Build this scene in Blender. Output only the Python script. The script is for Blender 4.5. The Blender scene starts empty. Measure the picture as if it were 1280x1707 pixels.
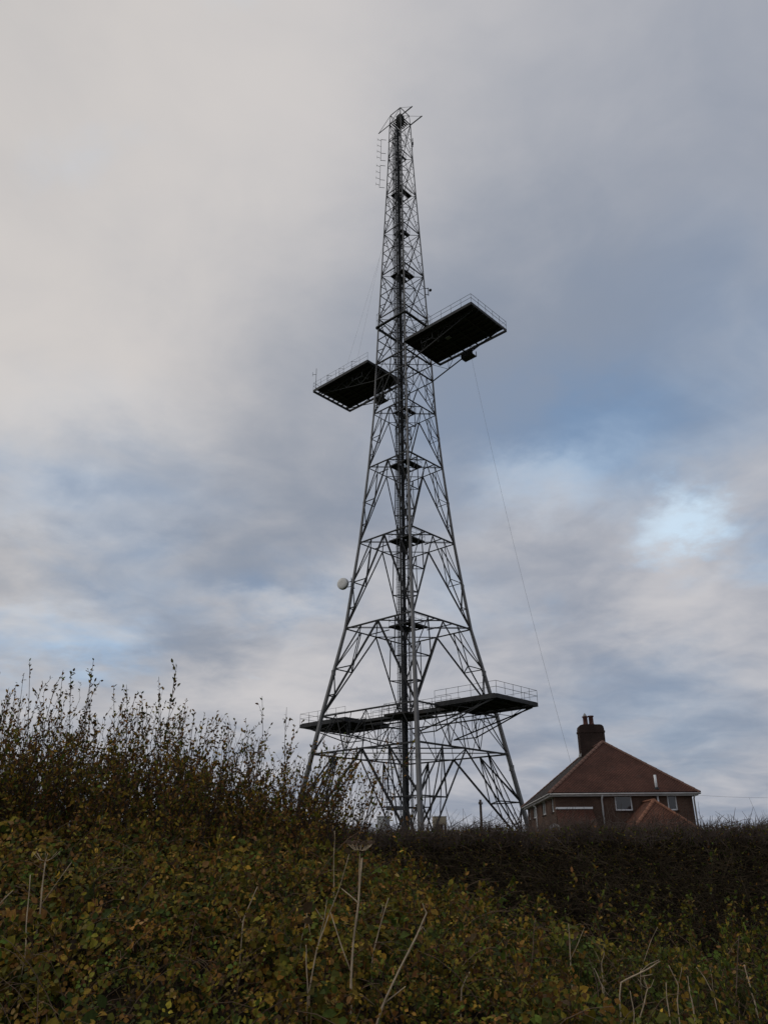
import bpy, bmesh, math, random
import numpy as np
from mathutils import Vector, Matrix

random.seed(7)
rng = np.random.default_rng(11)
S = bpy.context.scene
COL = S.collection
EYE = 1.6

# ------------------------------------------------------------------ camera
TH = math.radians(23.9); ROLL = math.radians(-0.2); FPX = 1282.0
cam = bpy.data.cameras.new('camera'); camo = bpy.data.objects.new('camera', cam); COL.objects.link(camo)
_F = Vector((0, math.cos(TH), math.sin(TH))); _U = Vector((0, -math.sin(TH), math.cos(TH))); _R = Vector((1, 0, 0))
cr = _R*math.cos(ROLL) + _U*math.sin(ROLL); cu = _U*math.cos(ROLL) - _R*math.sin(ROLL)
camo.matrix_world = Matrix(((cr.x, cu.x, -_F.x, 0), (cr.y, cu.y, -_F.y, 0), (cr.z, cu.z, -_F.z, EYE), (0, 0, 0, 1)))
cam.sensor_fit = 'VERTICAL'; cam.sensor_height = 24.0; cam.lens = 24.0*FPX/1707.0
cam.clip_start = 0.1; cam.clip_end = 6000
S.camera = camo

def ray(px, py):
    """direction seen at photograph pixel (used only to lay the place out)"""
    a = (px-640.0)/FPX; b = -(py-853.5)/FPX
    return _F + cr*a + cu*b
def at(px, py, Y):
    d = ray(px, py); p = d*(Y/d.y); return Vector((p.x, p.y, p.z+EYE))

# ------------------------------------------------------------------ world, sun, exposure
SUN_AZ = math.radians(-80); SUN_EL = math.radians(35)      # azimuth from +Y towards +X
sd = Vector((math.sin(SUN_AZ)*math.cos(SUN_EL), math.cos(SUN_AZ)*math.cos(SUN_EL), math.sin(SUN_EL)))
W = bpy.data.worlds.new('World'); S.world = W; W.use_nodes = True
wt = W.node_tree; wt.nodes.clear()
def N(t, tree=wt, **kw):
    n = tree.nodes.new(t)
    for k, v in kw.items(): setattr(n, k, v)
    return n
class G:
    """tiny expression helper for shader nodes"""
    def __init__(s, tree): s.t = tree
    def put(s, sock, v):
        if isinstance(v, bpy.types.NodeSocket): s.t.links.new(v, sock)
        elif v is not None: sock.default_value = v
    def m(s, op, a, b=None, c=None, clamp=False):
        n = s.t.nodes.new('ShaderNodeMath'); n.operation = op; n.use_clamp = clamp
        for i, v in enumerate((a, b, c)):
            if v is not None: s.put(n.inputs[i], v)
        return n.outputs[0]
    def v(s, op, a, b=None):
        n = s.t.nodes.new('ShaderNodeVectorMath'); n.operation = op
        s.put(n.inputs[0], a)
        if b is not None: s.put(n.inputs['Scale'] if op == 'SCALE' else n.inputs[1], b)
        return n.outputs['Value'] if op in ('DOT_PRODUCT', 'LENGTH') else n.outputs[0]
    def noise(s, vec, scale, detail=5, rough=.55, dist=0.0, out='Fac'):
        n = s.t.nodes.new('ShaderNodeTexNoise'); s.put(n.inputs['Vector'], vec)
        n.inputs['Scale'].default_value = scale; n.inputs['Detail'].default_value = detail
        n.inputs['Roughness'].default_value = rough; n.inputs['Distortion'].default_value = dist
        return n.outputs[out]
    def ss(s, x, lo, hi, a=0.0, b=1.0):
        n = s.t.nodes.new('ShaderNodeMapRange'); n.interpolation_type = 'SMOOTHSTEP'
        s.put(n.inputs[0], x); s.put(n.inputs[1], lo); s.put(n.inputs[2], hi); s.put(n.inputs[3], a); s.put(n.inputs[4], b)
        return n.outputs[0]
    def mix(s, f, a, b, bt='MIX'):
        n = s.t.nodes.new('ShaderNodeMix'); n.data_type = 'RGBA'; n.blend_type = bt
        s.put(n.inputs[0], f); s.put(n.inputs[6], a); s.put(n.inputs[7], b)
        return n.outputs[2]
g = G(wt)
tc = N('ShaderNodeTexCoord')
D = g.v('NORMALIZE', tc.outputs['Generated'])
sep = N('ShaderNodeSeparateXYZ'); wt.links.new(D, sep.inputs[0])
dz = g.m('MAXIMUM', sep.outputs[2], 0.0)
inv = g.m('DIVIDE', 1.0, g.m('ADD', dz, 0.22))
comb = N('ShaderNodeCombineXYZ')
wt.links.new(g.m('MULTIPLY', sep.outputs[0], inv), comb.inputs[0]); wt.links.new(g.m('MULTIPLY', sep.outputs[1], inv), comb.inputs[1])
P = comb.outputs[0]                                   # point on the cloud deck
warp = g.v('SCALE', g.v('SUBTRACT', g.noise(P, 1.6, 4, .55, out='Color'), (.5, .5, .5)), 0.16)
warp = g.v('ADD', warp, g.v('SCALE', g.v('SUBTRACT', g.noise(g.v('ADD', P, (2.2, 9.1, 0)), 8.0, 5, .6, out='Color'), (.5, .5, .5)), 0.11))
Dw = g.v('NORMALIZE', g.v('ADD', D, warp))
def lobe(px, py, r0, r1):
    """soft flattened patch of sky round a direction, its edge broken up by the cloud noise"""
    d = ray(px, py).normalized()
    q = g.v('MULTIPLY', g.v('SUBTRACT', Dw, tuple(d)), (1.0, 1.0, 1.75 if py > 650 else 1.2))
    return g.ss(g.v('LENGTH', q), math.radians(r1), math.radians(r0))
sky = N('ShaderNodeTexSky', sky_type='NISHITA'); sky.sun_disc = False
sky.sun_elevation = SUN_EL; sky.sun_rotation = SUN_AZ; sky.air_density = 1.0; sky.dust_density = 0.6
nA = g.noise(P, 1.05, 6, .55, .35)
nC = g.noise(g.v('ADD', P, (7.1, 5.3, 0)), 6.0, 5, .55, .7)
nB = g.noise(g.v('ADD', P, (3.7, 1.9, 0)), 2.2, 5, .52, .45)
glow = g.m('POWER', g.m('MAXIMUM', g.v('DOT_PRODUCT', Dw, tuple(sd)), 0.0), 1.6)
def total(items):
    t = None
    for w, px, py, a, b in items:
        x = g.m('MULTIPLY', lobe(px, py, a, b), w)
        t = x if t is None else g.m('ADD', t, x)
    return t
BLUE = [(.50, 860, 740, 1, 14), (.60, 1010, 780, 1, 12), (1.6, 1130, 888, 0, 6), (.45, 1230, 620, 1, 18), (.5, 150, 770, 1, 14),
        (.50, 250, 970, 0, 9), (.55, 480, 975, 0, 8), (.80, 60, 1085, 0, 8), (.65, 200, 1095, 0, 6), (.45, 760, 1000, 0, 8), (.35, 1100, 1200, 0, 12)]
BRIGHT = [(.46, 40, 150, 5, 34), (.14, 30, 560, 2, 18), (.32, 130, 860, 0, 10), (.3, 1120, 884, 0, 3.6), (.35, 1130, 1010, 0, 10), (.32, 540, 1165, 0, 12), (.25, 450, 1050, 0, 8), (.28, 900, 850, 0, 8), (.22, 80, 1010, 0, 7), (.15, 640, 80, 3, 26)]
DARK = [(.24, 480, 830, 1, 16), (.22, 560, 570, 2, 20), (.20, 950, 560, 1, 15), (.30, 170, 940, 0, 9), (.25, 900, 930, 1, 10), (.38, 420, 940, 0, 9), (.30, 330, 1070, 0, 7), (.3, 860, 690, 1, 9), (.22, 1050, 1260, 1, 14), (.25, 1220, 330, 4, 30), (.30, 160, 770, 0, 9), (.2, 1000, 1080, 0, 8)]
blue = g.m('ADD', total(BLUE), g.ss(nA, .42, .30, 0, .7), clamp=True)
shade = g.m('ADD', g.m('SUBTRACT', total(BRIGHT), total(DARK)), g.m('ADD', g.m('MULTIPLY', g.m('SUBTRACT', nB, .5), g.ss(dz, .3, .75, 1.5, .95)), g.m('MULTIPLY', g.m('SUBTRACT', nC, .5), g.ss(dz, .2, .6, .65, .32))))
light = g.ss(shade, -.62, .70)
cloud = g.mix(light, (2.60, 2.95, 3.60, 1), (5.80, 5.60, 5.58, 1))
cloud = g.mix(1.0, cloud, g.mix(glow, (.96, .98, 1.02, 1), (1.12, 1.08, 1.01, 1)), 'MULTIPLY')
gap = g.mix(.75, sky.outputs[0], g.mix(light, (2.1, 3.1, 4.7, 1), (6.3, 7.7, 9.2, 1)))
bl = g.m('MULTIPLY', blue, g.ss(nB, .66, .44, .30, 1.0))
skyc = g.mix(bl, cloud, gap)
# thin spot where the blue shines brightest through the cloud
thin = g.m('MULTIPLY', g.m('ADD', lobe(1125, 886, 0, 5.0), g.m('MULTIPLY', lobe(1195, 898, 0, 3.5), .6), clamp=True), .8)
skyc = g.mix(thin, skyc, (5.9, 7.5, 9.0, 1))
# below the horizon the clouds' grey goes on
bg = N('ShaderNodeBackground'); bg.inputs['Strength'].default_value = 0.096
wt.links.new(skyc, bg.inputs['Color'])
wo = N('ShaderNodeOutputWorld'); wt.links.new(bg.outputs[0], wo.inputs['Surface'])

sl = bpy.data.lights.new('sun', 'SUN'); sl.energy = 0.5; sl.angle = math.radians(25); sl.color = (1.0, .95, .87)
so = bpy.data.objects.new('sun', sl); COL.objects.link(so)
so.rotation_euler = (-sd).to_track_quat('-Z', 'Y').to_euler(); so.location = (-40, 10, 40)
vs = S.view_settings; vs.view_transform = 'Standard'; vs.look = 'None'; vs.gamma = 1.0; vs.exposure = 0.1; vs.use_curve_mapping = False

# ------------------------------------------------------------------ materials
MATS = {}
def mat(name, base, rough=.7, metal=0.0, var=.25, scale=3.0, spec=.3, bump=0.0, bscale=40, var2=None, coords='Object'):
    m = bpy.data.materials.new(name); m.use_nodes = True; t = m.node_tree; q = G(t)
    b = t.nodes['Principled BSDF']; c = t.nodes.new('ShaderNodeTexCoord')
    nz = q.noise(c.outputs[coords], scale, 5, .6)
    lo = tuple(x*(1-var) for x in base)+(1,); hi = tuple(min(1, x*(1+var)) for x in base)+(1,)
    col = q.mix(q.ss(nz, .3, .7), lo, hi)
    if var2: col = q.mix(q.ss(q.noise(c.outputs[coords], scale*.37, 6, .65), .5, .68, 0, var2[1]), col, var2[0]+(1,))
    t.links.new(col, b.inputs['Base Color'])
    b.inputs['Roughness'].default_value = rough; b.inputs['Metallic'].default_value = metal; b.inputs['Specular IOR Level'].default_value = spec
    if bump:
        bn = t.nodes.new('ShaderNodeBump'); bn.inputs['Strength'].default_value = bump; bn.inputs['Distance'].default_value = .02
        t.links.new(q.noise(c.outputs[coords], bscale, 4, .6), bn.inputs['Height']); t.links.new(bn.outputs[0], b.inputs['Normal'])
    MATS[name] = m; return m
mat('steel_leg', (.135, .134, .137), .6, 0, .18, .6, .35, var2=((.13, .125, .12), .6))  # lighter than the braces: the legs' lit look is put into the colour
mat('steel', (.042, .043, .045), .65, 0, .3, 1.5, .2, var2=((.05, .036, .03), .5))  # same galvanised steel as the legs, darkened to read black against the sky
mat('steel_light', (.09, .09, .095), .6, 0, .25, 1.5, .3)
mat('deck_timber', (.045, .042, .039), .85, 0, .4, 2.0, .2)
mat('cable_black', (.022, .024, .026), .7, 0, .3, 2.0, .3)
mat('pipe_grey', (.20, .205, .21), .6, 0, .2, 2.0, .3)
mat('dish_white', (.74, .72, .68), .5, 0, .06, 2.0, .4)
mat('cabinet_grey', (.42, .43, .44), .6, 0, .12, 2.0, .4, var2=((.25, .23, .2), .4))
mat('tank_cream', (.42, .35, .25), .7, 0, .15, 3.0, .3, var2=((.22, .16, .1), .4))
mat('concrete', (.30, .29, .27), .9, 0, .2, 3.0, .2)
mat('wood_pole', (.05, .036, .028), .9, 0, .3, 5.0, .2)
mat('upvc_white', (.78, .79, .80), .4, 0, .05, 2.0, .4)
mat('gutter_grey', (.44, .42, .41), .5, 0, .15, 4.0, .35)
mat('chimney_pot', (.09, .04, .032), .8, 0, .25, 6.0, .2)
mat('lead', (.30, .295, .29), .7, 0, .15, 5.0, .3)
mat('dead_stem', (.46, .355, .24), .85, 0, .35, 14.0, .2)
mat('dead_stem_dark', (.16, .11, .08), .85, 0, .35, 14.0, .2)
mat('cane', (.15, .10, .065), .85, 0, .5, 2.5, .15)
mat('twig', (.060, .042, .036), .9, 0, .35, 9.0, .15)
mat('hedge_twig', (.125, .095, .078), .9, 0, .35, 5.0, .15)
mat('hedge_old_twig', (.13, .098, .060), .9, 0, .4, 5.0, .1)
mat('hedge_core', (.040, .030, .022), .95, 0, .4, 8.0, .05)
mat('litter', (.030, .022, .014), .95, 0, .5, 9.0, .05, bump=.6, bscale=30)
mat('grass_field', (.045, .055, .020), .95, 0, .3, .15, .1, var2=((.08, .07, .03), .6), bump=.4, bscale=3)

def brick_mat(name, c1, c2, mortar, sx, bw, bh):
    m = bpy.data.materials.new(name); m.use_nodes = True; t = m.node_tree; q = G(t)
    b = t.nodes['Principled BSDF']; c = t.nodes.new('ShaderNodeTexCoord')
    s = t.nodes.new('ShaderNodeSeparateXYZ'); t.links.new(c.outputs['Object'], s.inputs[0])
    k = t.nodes.new('ShaderNodeCombineXYZ'); t.links.new(q.m('ADD', s.outputs[0], s.outputs[1]), k.inputs[0]); t.links.new(s.outputs[2], k.inputs[1])
    br = t.nodes.new('ShaderNodeTexBrick'); t.links.new(k.outputs[0], br.inputs['Vector'])
    br.inputs['Color1'].default_value = c1+(1,); br.inputs['Color2'].default_value = c2+(1,); br.inputs['Mortar'].default_value = mortar+(1,)
    br.inputs['Scale'].default_value = sx; br.inputs['Mortar Size'].default_value = .01; br.inputs['Brick Width'].default_value = bw; br.inputs['Row Height'].default_value = bh
    nz = q.noise(c.outputs['Object'], .9, 6, .6)
    col = q.mix(1.0, br.outputs['Color'], q.mix(q.ss(nz, .3, .7), (.68, .66, .64, 1), (1.2, 1.15, 1.1, 1)), 'MULTIPLY')
    t.links.new(col, b.inputs['Base Color']); b.inputs['Roughness'].default_value = .9; b.inputs['Specular IOR Level'].default_value = .15
    MATS[name] = m
brick_mat('brick_brown', (.105, .058, .042), (.080, .044, .033), (.11, .09, .075), 1.0, .225, .075)
brick_mat('brick_chimney', (.055, .032, .026), (.042, .025, .021), (.06, .05, .045), 1.0, .225, .075)
def tile_mat(name, c1, c2, row, lichen):
    m = bpy.data.materials.new(name); m.use_nodes = True; t = m.node_tree; q = G(t)
    b = t.nodes['Principled BSDF']; uv = t.nodes.new('ShaderNodeTexCoord')
    br = t.nodes.new('ShaderNodeTexBrick'); t.links.new(uv.outputs['UV'], br.inputs['Vector'])
    br.inputs['Color1'].default_value = c1+(1,); br.inputs['Color2'].default_value = c2+(1,); br.inputs['Mortar'].default_value = tuple(x*.35 for x in c2)+(1,)
    br.inputs['Scale'].default_value = 1.0; br.inputs['Mortar Size'].default_value = .020; br.inputs['Brick Width'].default_value = .17; br.inputs['Row Height'].default_value = row
    nz = q.noise(uv.outputs['Object'], .7, 6, .65)
    col = q.mix(1.0, br.outputs['Color'], q.mix(q.ss(nz, .3, .7), (.7, .68, .66, 1), (1.2, 1.15, 1.1, 1)), 'MULTIPLY')
    col = q.mix(q.ss(q.noise(uv.outputs['Object'], 1.9, 6, .7), .55, .72, 0, .5), col, lichen+(1,))
    t.links.new(col, b.inputs['Base Color']); b.inputs['Roughness'].default_value = .85; b.inputs['Specular IOR Level'].default_value = .2
    bn = t.nodes.new('ShaderNodeBump'); bn.inputs['Strength'].default_value = .6; bn.inputs['Distance'].default_value = .02
    t.links.new(br.outputs['Fac'], bn.inputs['Height']); bn.invert = True; t.links.new(bn.outputs[0], b.inputs['Normal'])
    MATS[name] = m
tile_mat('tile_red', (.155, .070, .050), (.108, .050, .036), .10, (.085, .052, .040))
tile_mat('tile_dark', (.060, .045, .036), (.046, .036, .030), .10, (.045, .042, .026))  # darker, less red tiles for the left-hand slope
tile_mat('tile_orange', (.190, .086, .056), (.140, .062, .042), .10, (.11, .07, .05))
mat('ridge_red', (.17, .095, .072), .85, 0, .3, 5.0, .2)
mat('ridge_orange', (.25, .115, .07), .85, 0, .3, 5.0, .2)
def glass():
    m = bpy.data.materials.new('window_glass'); m.use_nodes = True; b = m.node_tree.nodes['Principled BSDF']
    b.inputs['Base Color'].default_value = (.02, .022, .026, 1); b.inputs['Roughness'].default_value = .06; b.inputs['Specular IOR Level'].default_value = .8
    MATS['window_glass'] = m
glass()
def leaf_mat(name, trans=.3, rough=.55):
    m = bpy.data.materials.new(name); m.use_nodes = True; t = m.node_tree; q = G(t); t.nodes.clear()
    o = t.nodes.new('ShaderNodeOutputMaterial'); a = t.nodes.new('ShaderNodeAttribute'); a.attribute_name = 'col'
    b = t.nodes.new('ShaderNodeBsdfPrincipled'); b.inputs['Roughness'].default_value = rough; b.inputs['Specular IOR Level'].default_value = .10
    c = t.nodes.new('ShaderNodeTexCoord'); nz = q.noise(c.outputs['Object'], 55, 3, .6)
    col = q.mix(1.0, a.outputs['Color'], q.mix(q.ss(nz, .3, .7), (.75, .7, .65, 1), (1.15, 1.15, 1.1, 1)), 'MULTIPLY')
    t.links.new(col, b.inputs['Base Color'])
    tr = t.nodes.new('ShaderNodeBsdfTranslucent'); t.links.new(col, tr.inputs['Color'])
    mx = t.nodes.new('ShaderNodeMixShader'); mx.inputs[0].default_value = trans
    t.links.new(b.outputs[0], mx.inputs[1]); t.links.new(tr.outputs[0], mx.inputs[2]); t.links.new(mx.outputs[0], o.inputs['Surface'])
    MATS[name] = m
leaf_mat('leaf'); leaf_mat('grass_blade', .25, .6)

# ------------------------------------------------------------------ object helpers
def link(o, parent=None):
    COL.objects.link(o)
    if parent is not None: o.parent = parent
    return o
def empty(name, loc, rot=None, label=None, cat=None, group=None):
    o = bpy.data.objects.new(name, None); o.location = loc; o.empty_display_size = .3
    if rot is not None: o.rotation_euler = (0, 0, rot)
    COL.objects.link(o); tag(o, label, cat, group); return o
def tag(o, label=None, cat=None, group=None, kind=None):
    if label: o['label'] = label
    if cat: o['category'] = cat
    if group: o['group'] = group
    if kind: o['kind'] = kind
    return o
def mesh(name, V, Fc, m=None, smooth=False):
    me = bpy.data.meshes.new(name); me.from_pydata([tuple(v) for v in V], [], Fc); me.update()
    if m: me.materials.append(MATS[m])
    if smooth: me.shade_smooth()
    return me
class MB:
    def __init__(s): s.V = []; s.F = []
    def add(s, V, Fc):
        o = len(s.V); s.V += [Vector(v) for v in V]; s.F += [tuple(i+o for i in f) for f in Fc]; return s
    def box(s, a, b):
        x0, y0, z0 = a; x1, y1, z1 = b
        return s.add([(x0,y0,z0),(x1,y0,z0),(x1,y1,z0),(x0,y1,z0),(x0,y0,z1),(x1,y0,z1),(x1,y1,z1),(x0,y1,z1)],
                     [(3,2,1,0),(4,5,6,7),(0,1,5,4),(1,2,6,5),(2,3,7,6),(3,0,4,7)])
    def beam(s, p, q, w, h=None, up=None):
        p, q = Vector(p), Vector(q); h = h or w; d = (q-p).normalized()
        up = Vector(up) if up else (Vector((0,0,1)) if abs(d.z) < .95 else Vector((1,0,0)))
        x = d.cross(up).normalized(); y = x.cross(d).normalized()
        c = [(-w/2,-h/2),(w/2,-h/2),(w/2,h/2),(-w/2,h/2)]
        V = [e+x*a+y*b for e in (p, q) for a, b in c]
        return s.add(V, [(3,2,1,0),(4,5,6,7),(0,1,5,4),(1,2,6,5),(2,3,7,6),(3,0,4,7)])
    def tube(s, pts, rad, n=6, cap=True):
        pts = [Vector(p) for p in pts]
        if not hasattr(rad, '__len__'): rad = [rad]*len(pts)
        V = []; Fc = []; x = None
        for i, p in enumerate(pts):
            d = (pts[min(i+1, len(pts)-1)]-pts[max(i-1, 0)]).normalized()
            if x is None: x = d.cross(Vector((0,0,1)) if abs(d.z) < .9 else Vector((1,0,0))).normalized()
            x = (x-d*x.dot(d)).normalized(); y = d.cross(x)
            for k in range(n):
                a = 2*math.pi*k/n; V.append(p+(x*math.cos(a)+y*math.sin(a))*rad[i])
        for i in range(len(pts)-1):
            for k in range(n):
                Fc.append((i*n+k, i*n+(k+1) % n, (i+1)*n+(k+1) % n, (i+1)*n+k))
        if cap: Fc.append(tuple(range(n-1, -1, -1))); Fc.append(tuple(range((len(pts)-1)*n, len(pts)*n)))
        return s.add(V, Fc)
    def lathe(s, prof, c=(0,0,0), axis=(0,0,1), n=20):
        c = Vector(c); a = Vector(axis).normalized(); x = a.cross(Vector((0,0,1)) if abs(a.z) < .9 else Vector((1,0,0))).normalized(); y = a.cross(x)
        V = []; Fc = []
        for r, z in prof:
            for k in range(n):
                t = 2*math.pi*k/n; V.append(c+a*z+(x*math.cos(t)+y*math.sin(t))*r)
        for i in range(len(prof)-1):
            for k in range(n): Fc.append((i*n+k, i*n+(k+1) % n, (i+1)*n+(k+1) % n, (i+1)*n+k))
        return s.add(V, Fc)
    def build(s, name, m, parent=None, smooth=False, loc=None):
        o = bpy.data.objects.new(name, mesh(name, s.V, s.F, m, smooth))
        if loc is not None: o.location = loc
        return link(o, parent)

# ------------------------------------------------------------------ ground
def ground_z(x, y):
    t = min(1, max(0, (y-48)/32)); t = t*t*(3-2*t)
    return .15*min(1, max(0, (y-12)/20)) + .58*t
xs = np.concatenate([np.linspace(-3000, -130, 12), np.linspace(-100, 100, 41), np.linspace(130, 3000, 12)])
ys = np.concatenate([np.linspace(-800, -40, 6), np.linspace(-20, 140, 65), np.linspace(170, 4500, 14)])
V = [(x, y, ground_z(x, y)) for y in ys for x in xs]; nx = len(xs)
F_ = [(j*nx+i, j*nx+i+1, (j+1)*nx+i+1, (j+1)*nx+i) for j in range(len(ys)-1) for i in range(nx-1)]
go = link(bpy.data.objects.new('ground', mesh('ground', V, F_, 'grass_field', True))); tag(go, kind='structure')

# ------------------------------------------------------------------ lattice tower
TB = EYE-.87                                             # height of the tower's foot
TA = math.radians(2) - math.pi/4
tower = empty('lattice_tower', (2.7, 84.9, TB), TA, 'tall dark steel lattice tower with two pairs of cantilevered platforms', 'tower')
# local frame: +x towards the right-hand platforms, +y to the right and away, corners at (+-h, +-h)
RZ = [(0, 12.65), (3.4, 11.95), (14.4, 9.45), (24.0, 7.08), (34.4, 5.6), (44.4, 4.58), (52.1, 3.95), (65.4, 3.38), (74.5, 2.93), (82.1, 2.55), (89.6, 2.17), (97.0, 1.84), (104.6, 1.60)]
def hw(z): return float(np.interp(z, [a for a, b in RZ], [b for a, b in RZ]))/math.sqrt(2)
CS = [(1, -1), (1, 1), (-1, 1), (-1, -1)]                 # front, right, back, left corners
def cp(i, z): h = hw(z); return Vector((CS[i % 4][0]*h, CS[i % 4][1]*h, z))
# one shared angle-iron mesh, stretched for each member
_a = .16
AV = [(-.5,-.5,0),(.5,-.5,0),(.5,-.5+_a,0),(-.5+_a,-.5+_a,0),(-.5+_a,.5,0),(-.5,.5,0)]
AV = AV+[(x, y, 1) for x, y, z in AV]
AF = [(i, (i+1) % 6, 6+(i+1) % 6, 6+i) for i in range(6)]+[(3,2,1,0),(5,4,3,0),(6,7,8,9),(6,9,10,11)]
BV = [(-.5,-.5,0),(.5,-.5,0),(.5,.5,0),(-.5,.5,0),(-.5,-.5,1),(.5,-.5,1),(.5,.5,1),(-.5,.5,1)]
BF = [(3,2,1,0),(4,5,6,7),(0,1,5,4),(1,2,6,5),(2,3,7,6),(3,0,4,7)]
ANG = {}; BARM = {}
def member(name, p, q, w, parent=tower, m='steel', section='angle'):
    d = ANG if section == 'angle' else BARM
    if (name, m) not in d: d[(name, m)] = mesh(name, AV if section == 'angle' else BV, AF if section == 'angle' else BF, m)
    o = bpy.data.objects.new(name, d[(name, m)]); p, q = Vector(p), Vector(q); v = q-p
    o.rotation_mode = 'QUATERNION'; o.rotation_quaternion = v.to_track_quat('Z', 'Y'); o.location = p; w = w*.64; o.scale = (w, w, v.length)
    return link(o, parent)
# legs: plated box legs, thick at the foot, tapering upward
for i in range(4):
    pts = [cp(i, z) for z, _ in RZ]; wd = [np.interp(z, [0, 25, 55, 105], [.41, .27, .155, .095])*.5*math.sqrt(2) for z, _ in RZ]
    b = MB(); n = 4; Vv = []
    for p, w in zip(pts, wd):
        for k in range(4):
            a = math.pi/4+k*math.pi/2; Vv.append(p+Vector((math.cos(a)*w, math.sin(a)*w, 0)))
    Fc = [(j*4+k, j*4+(k+1) % 4, (j+1)*4+(k+1) % 4, (j+1)*4+k) for j in range(len(pts)-1) for k in range(4)]+[(3,2,1,0), tuple(range(len(Vv)-4, len(Vv)))]
    b.add(Vv, Fc)
    leg = b.build('leg', 'steel_leg', tower)
    f = MB(); p0 = pts[0]; f.box((p0.x-1.1, p0.y-1.1, -.6), (p0.x+1.1, p0.y+1.1, .35)); f.box((p0.x-.5, p0.y-.5, .35), (p0.x+.5, p0.y+.5, .5)); f.build('footing', 'concrete', tower)
    # splice plates
    for z in (9.0, 19, 29, 39.5, 48.5):
        w = float(np.interp(z, [0, 25, 55, 105], [.41, .27, .155, .095]))*.5+.012; c = cp(i, z)
        MB().box((c.x-w, c.y-w, z-.3), (c.x+w, c.y+w, z+.3)).build('splice_plate', 'steel_leg', leg)
def kpanel(z0, z1, w, first=False):
    for i in range(4):
        A0, B0, A1, B1 = cp(i, z0), cp(i+1, z0), cp(i, z1), cp(i+1, z1); M = (A1+B1)/2
        for X0, X1 in ((A0, A1), (B0, B1)):
            member('diagonal_brace', X0, M, w)
            wq = w*.62
            def lg(t): return X1.lerp(X0, t)
            def dg(t):
                # point on the diagonal at the same height as lg(t)
                return M.lerp(X0, t)
            q = (X1+M)/2
            member('sub_strut', lg(.47), dg(.47), wq); member('sub_strut', lg(.77), dg(.77), wq)
            member('sub_diagonal', lg(.47), q, wq*1.1); member('sub_diagonal', dg(.47), q, wq); member('sub_diagonal', lg(.49), dg(.77), wq)
    # horizontal links round each leg between the diagonals of its two faces
    for i in range(4):
        X0, X1 = cp(i, z0), cp(i, z1); Ma = (X1+cp(i+1, z1))/2; Mb = (X1+cp(i-1, z1))/2
        member('corner_tie', Ma.lerp(X0, .47), Mb.lerp(X0, .47), w*.55); member('corner_tie', Ma.lerp(X0, .77), Mb.lerp(X0, .77), w*.55)
def ring(z, w, plan=True):
    Ms = [(cp(i, z)+cp(i+1, z))/2 for i in range(4)]
    for i in range(4):
        member('horizontal_beam', cp(i, z), cp(i+1, z), w)
    if plan:
        for i in range(4): member('plan_tie', Ms[i], Ms[(i+1) % 4], w*.7)
        up = Vector((0, 0, .12))
        member('plan_tie', cp(1, z)+up, cp(3, z)+up, w*.6); member('plan_tie', cp(0, z)-up, cp(2, z)-up, w*.6)
for z, w in ((10.4, .26), (24.0, .25), (34.4, .23), (44.4, .21), (52.1, .19)): ring(z, w)
ring(14.3, .24, False); ring(57.2, .24, False); ring(59.7, .26, True)
kpanel(.2, 10.4, .29); kpanel(14.3, 24.0, .27); kpanel(24.0, 34.4, .25); kpanel(34.4, 44.4, .22); kpanel(44.4, 52.1, .19); kpanel(52.1, 57.2, .17)
# extra vertical struts in the bottom storey, and the lattice girder between 10.4 and 14.3 m
for i in range(4):
    A, B, A1, B1 = cp(i, 10.4), cp(i+1, 10.4), cp(i, 14.3), cp(i+1, 14.3)
    for k in range(6):
        lo0, lo1 = A.lerp(B, k/6), A.lerp(B, (k+1)/6); up0, up1 = A1.lerp(B1, k/6), A1.lerp(B1, (k+1)/6)
        member('girder_web', lo0, up1, .13) if k % 2 == 0 else member('girder_web', up0, lo1, .13)
        if k in (2, 3, 4): member('girder_web', lo0, up0, .12)
    m_, q1, q2 = (A+B)/2, A.lerp(B, .25), A.lerp(B, .75)
    z0 = .2; A0, B0 = cp(i, z0), cp(i+1, z0)
    for X0, X, q in ((A0, A, q1), (B0, B, q2)):
        member('diagonal_brace', X0.lerp(X, .02), q, .2); member('diagonal_brace', X.lerp(X0, .45), q, .15); member('diagonal_brace', m_.lerp(X0, .62), q, .15)
# diagonal cross ties of the 57-60 m girder
for i in range(4):
    A, B, A1, B1 = cp(i, 57.2), cp(i+1, 57.2), cp(i, 59.7), cp(i+1, 59.7)
    for k in range(4):
        lo0, lo1, up0, up1 = A.lerp(B, k/4), A.lerp(B, (k+1)/4), A1.lerp(B1, k/4), A1.lerp(B1, (k+1)/4)
        member('girder_web', lo0, up1, .1) if k % 2 == 0 else member('girder_web', up0, lo1, .1)
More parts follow.
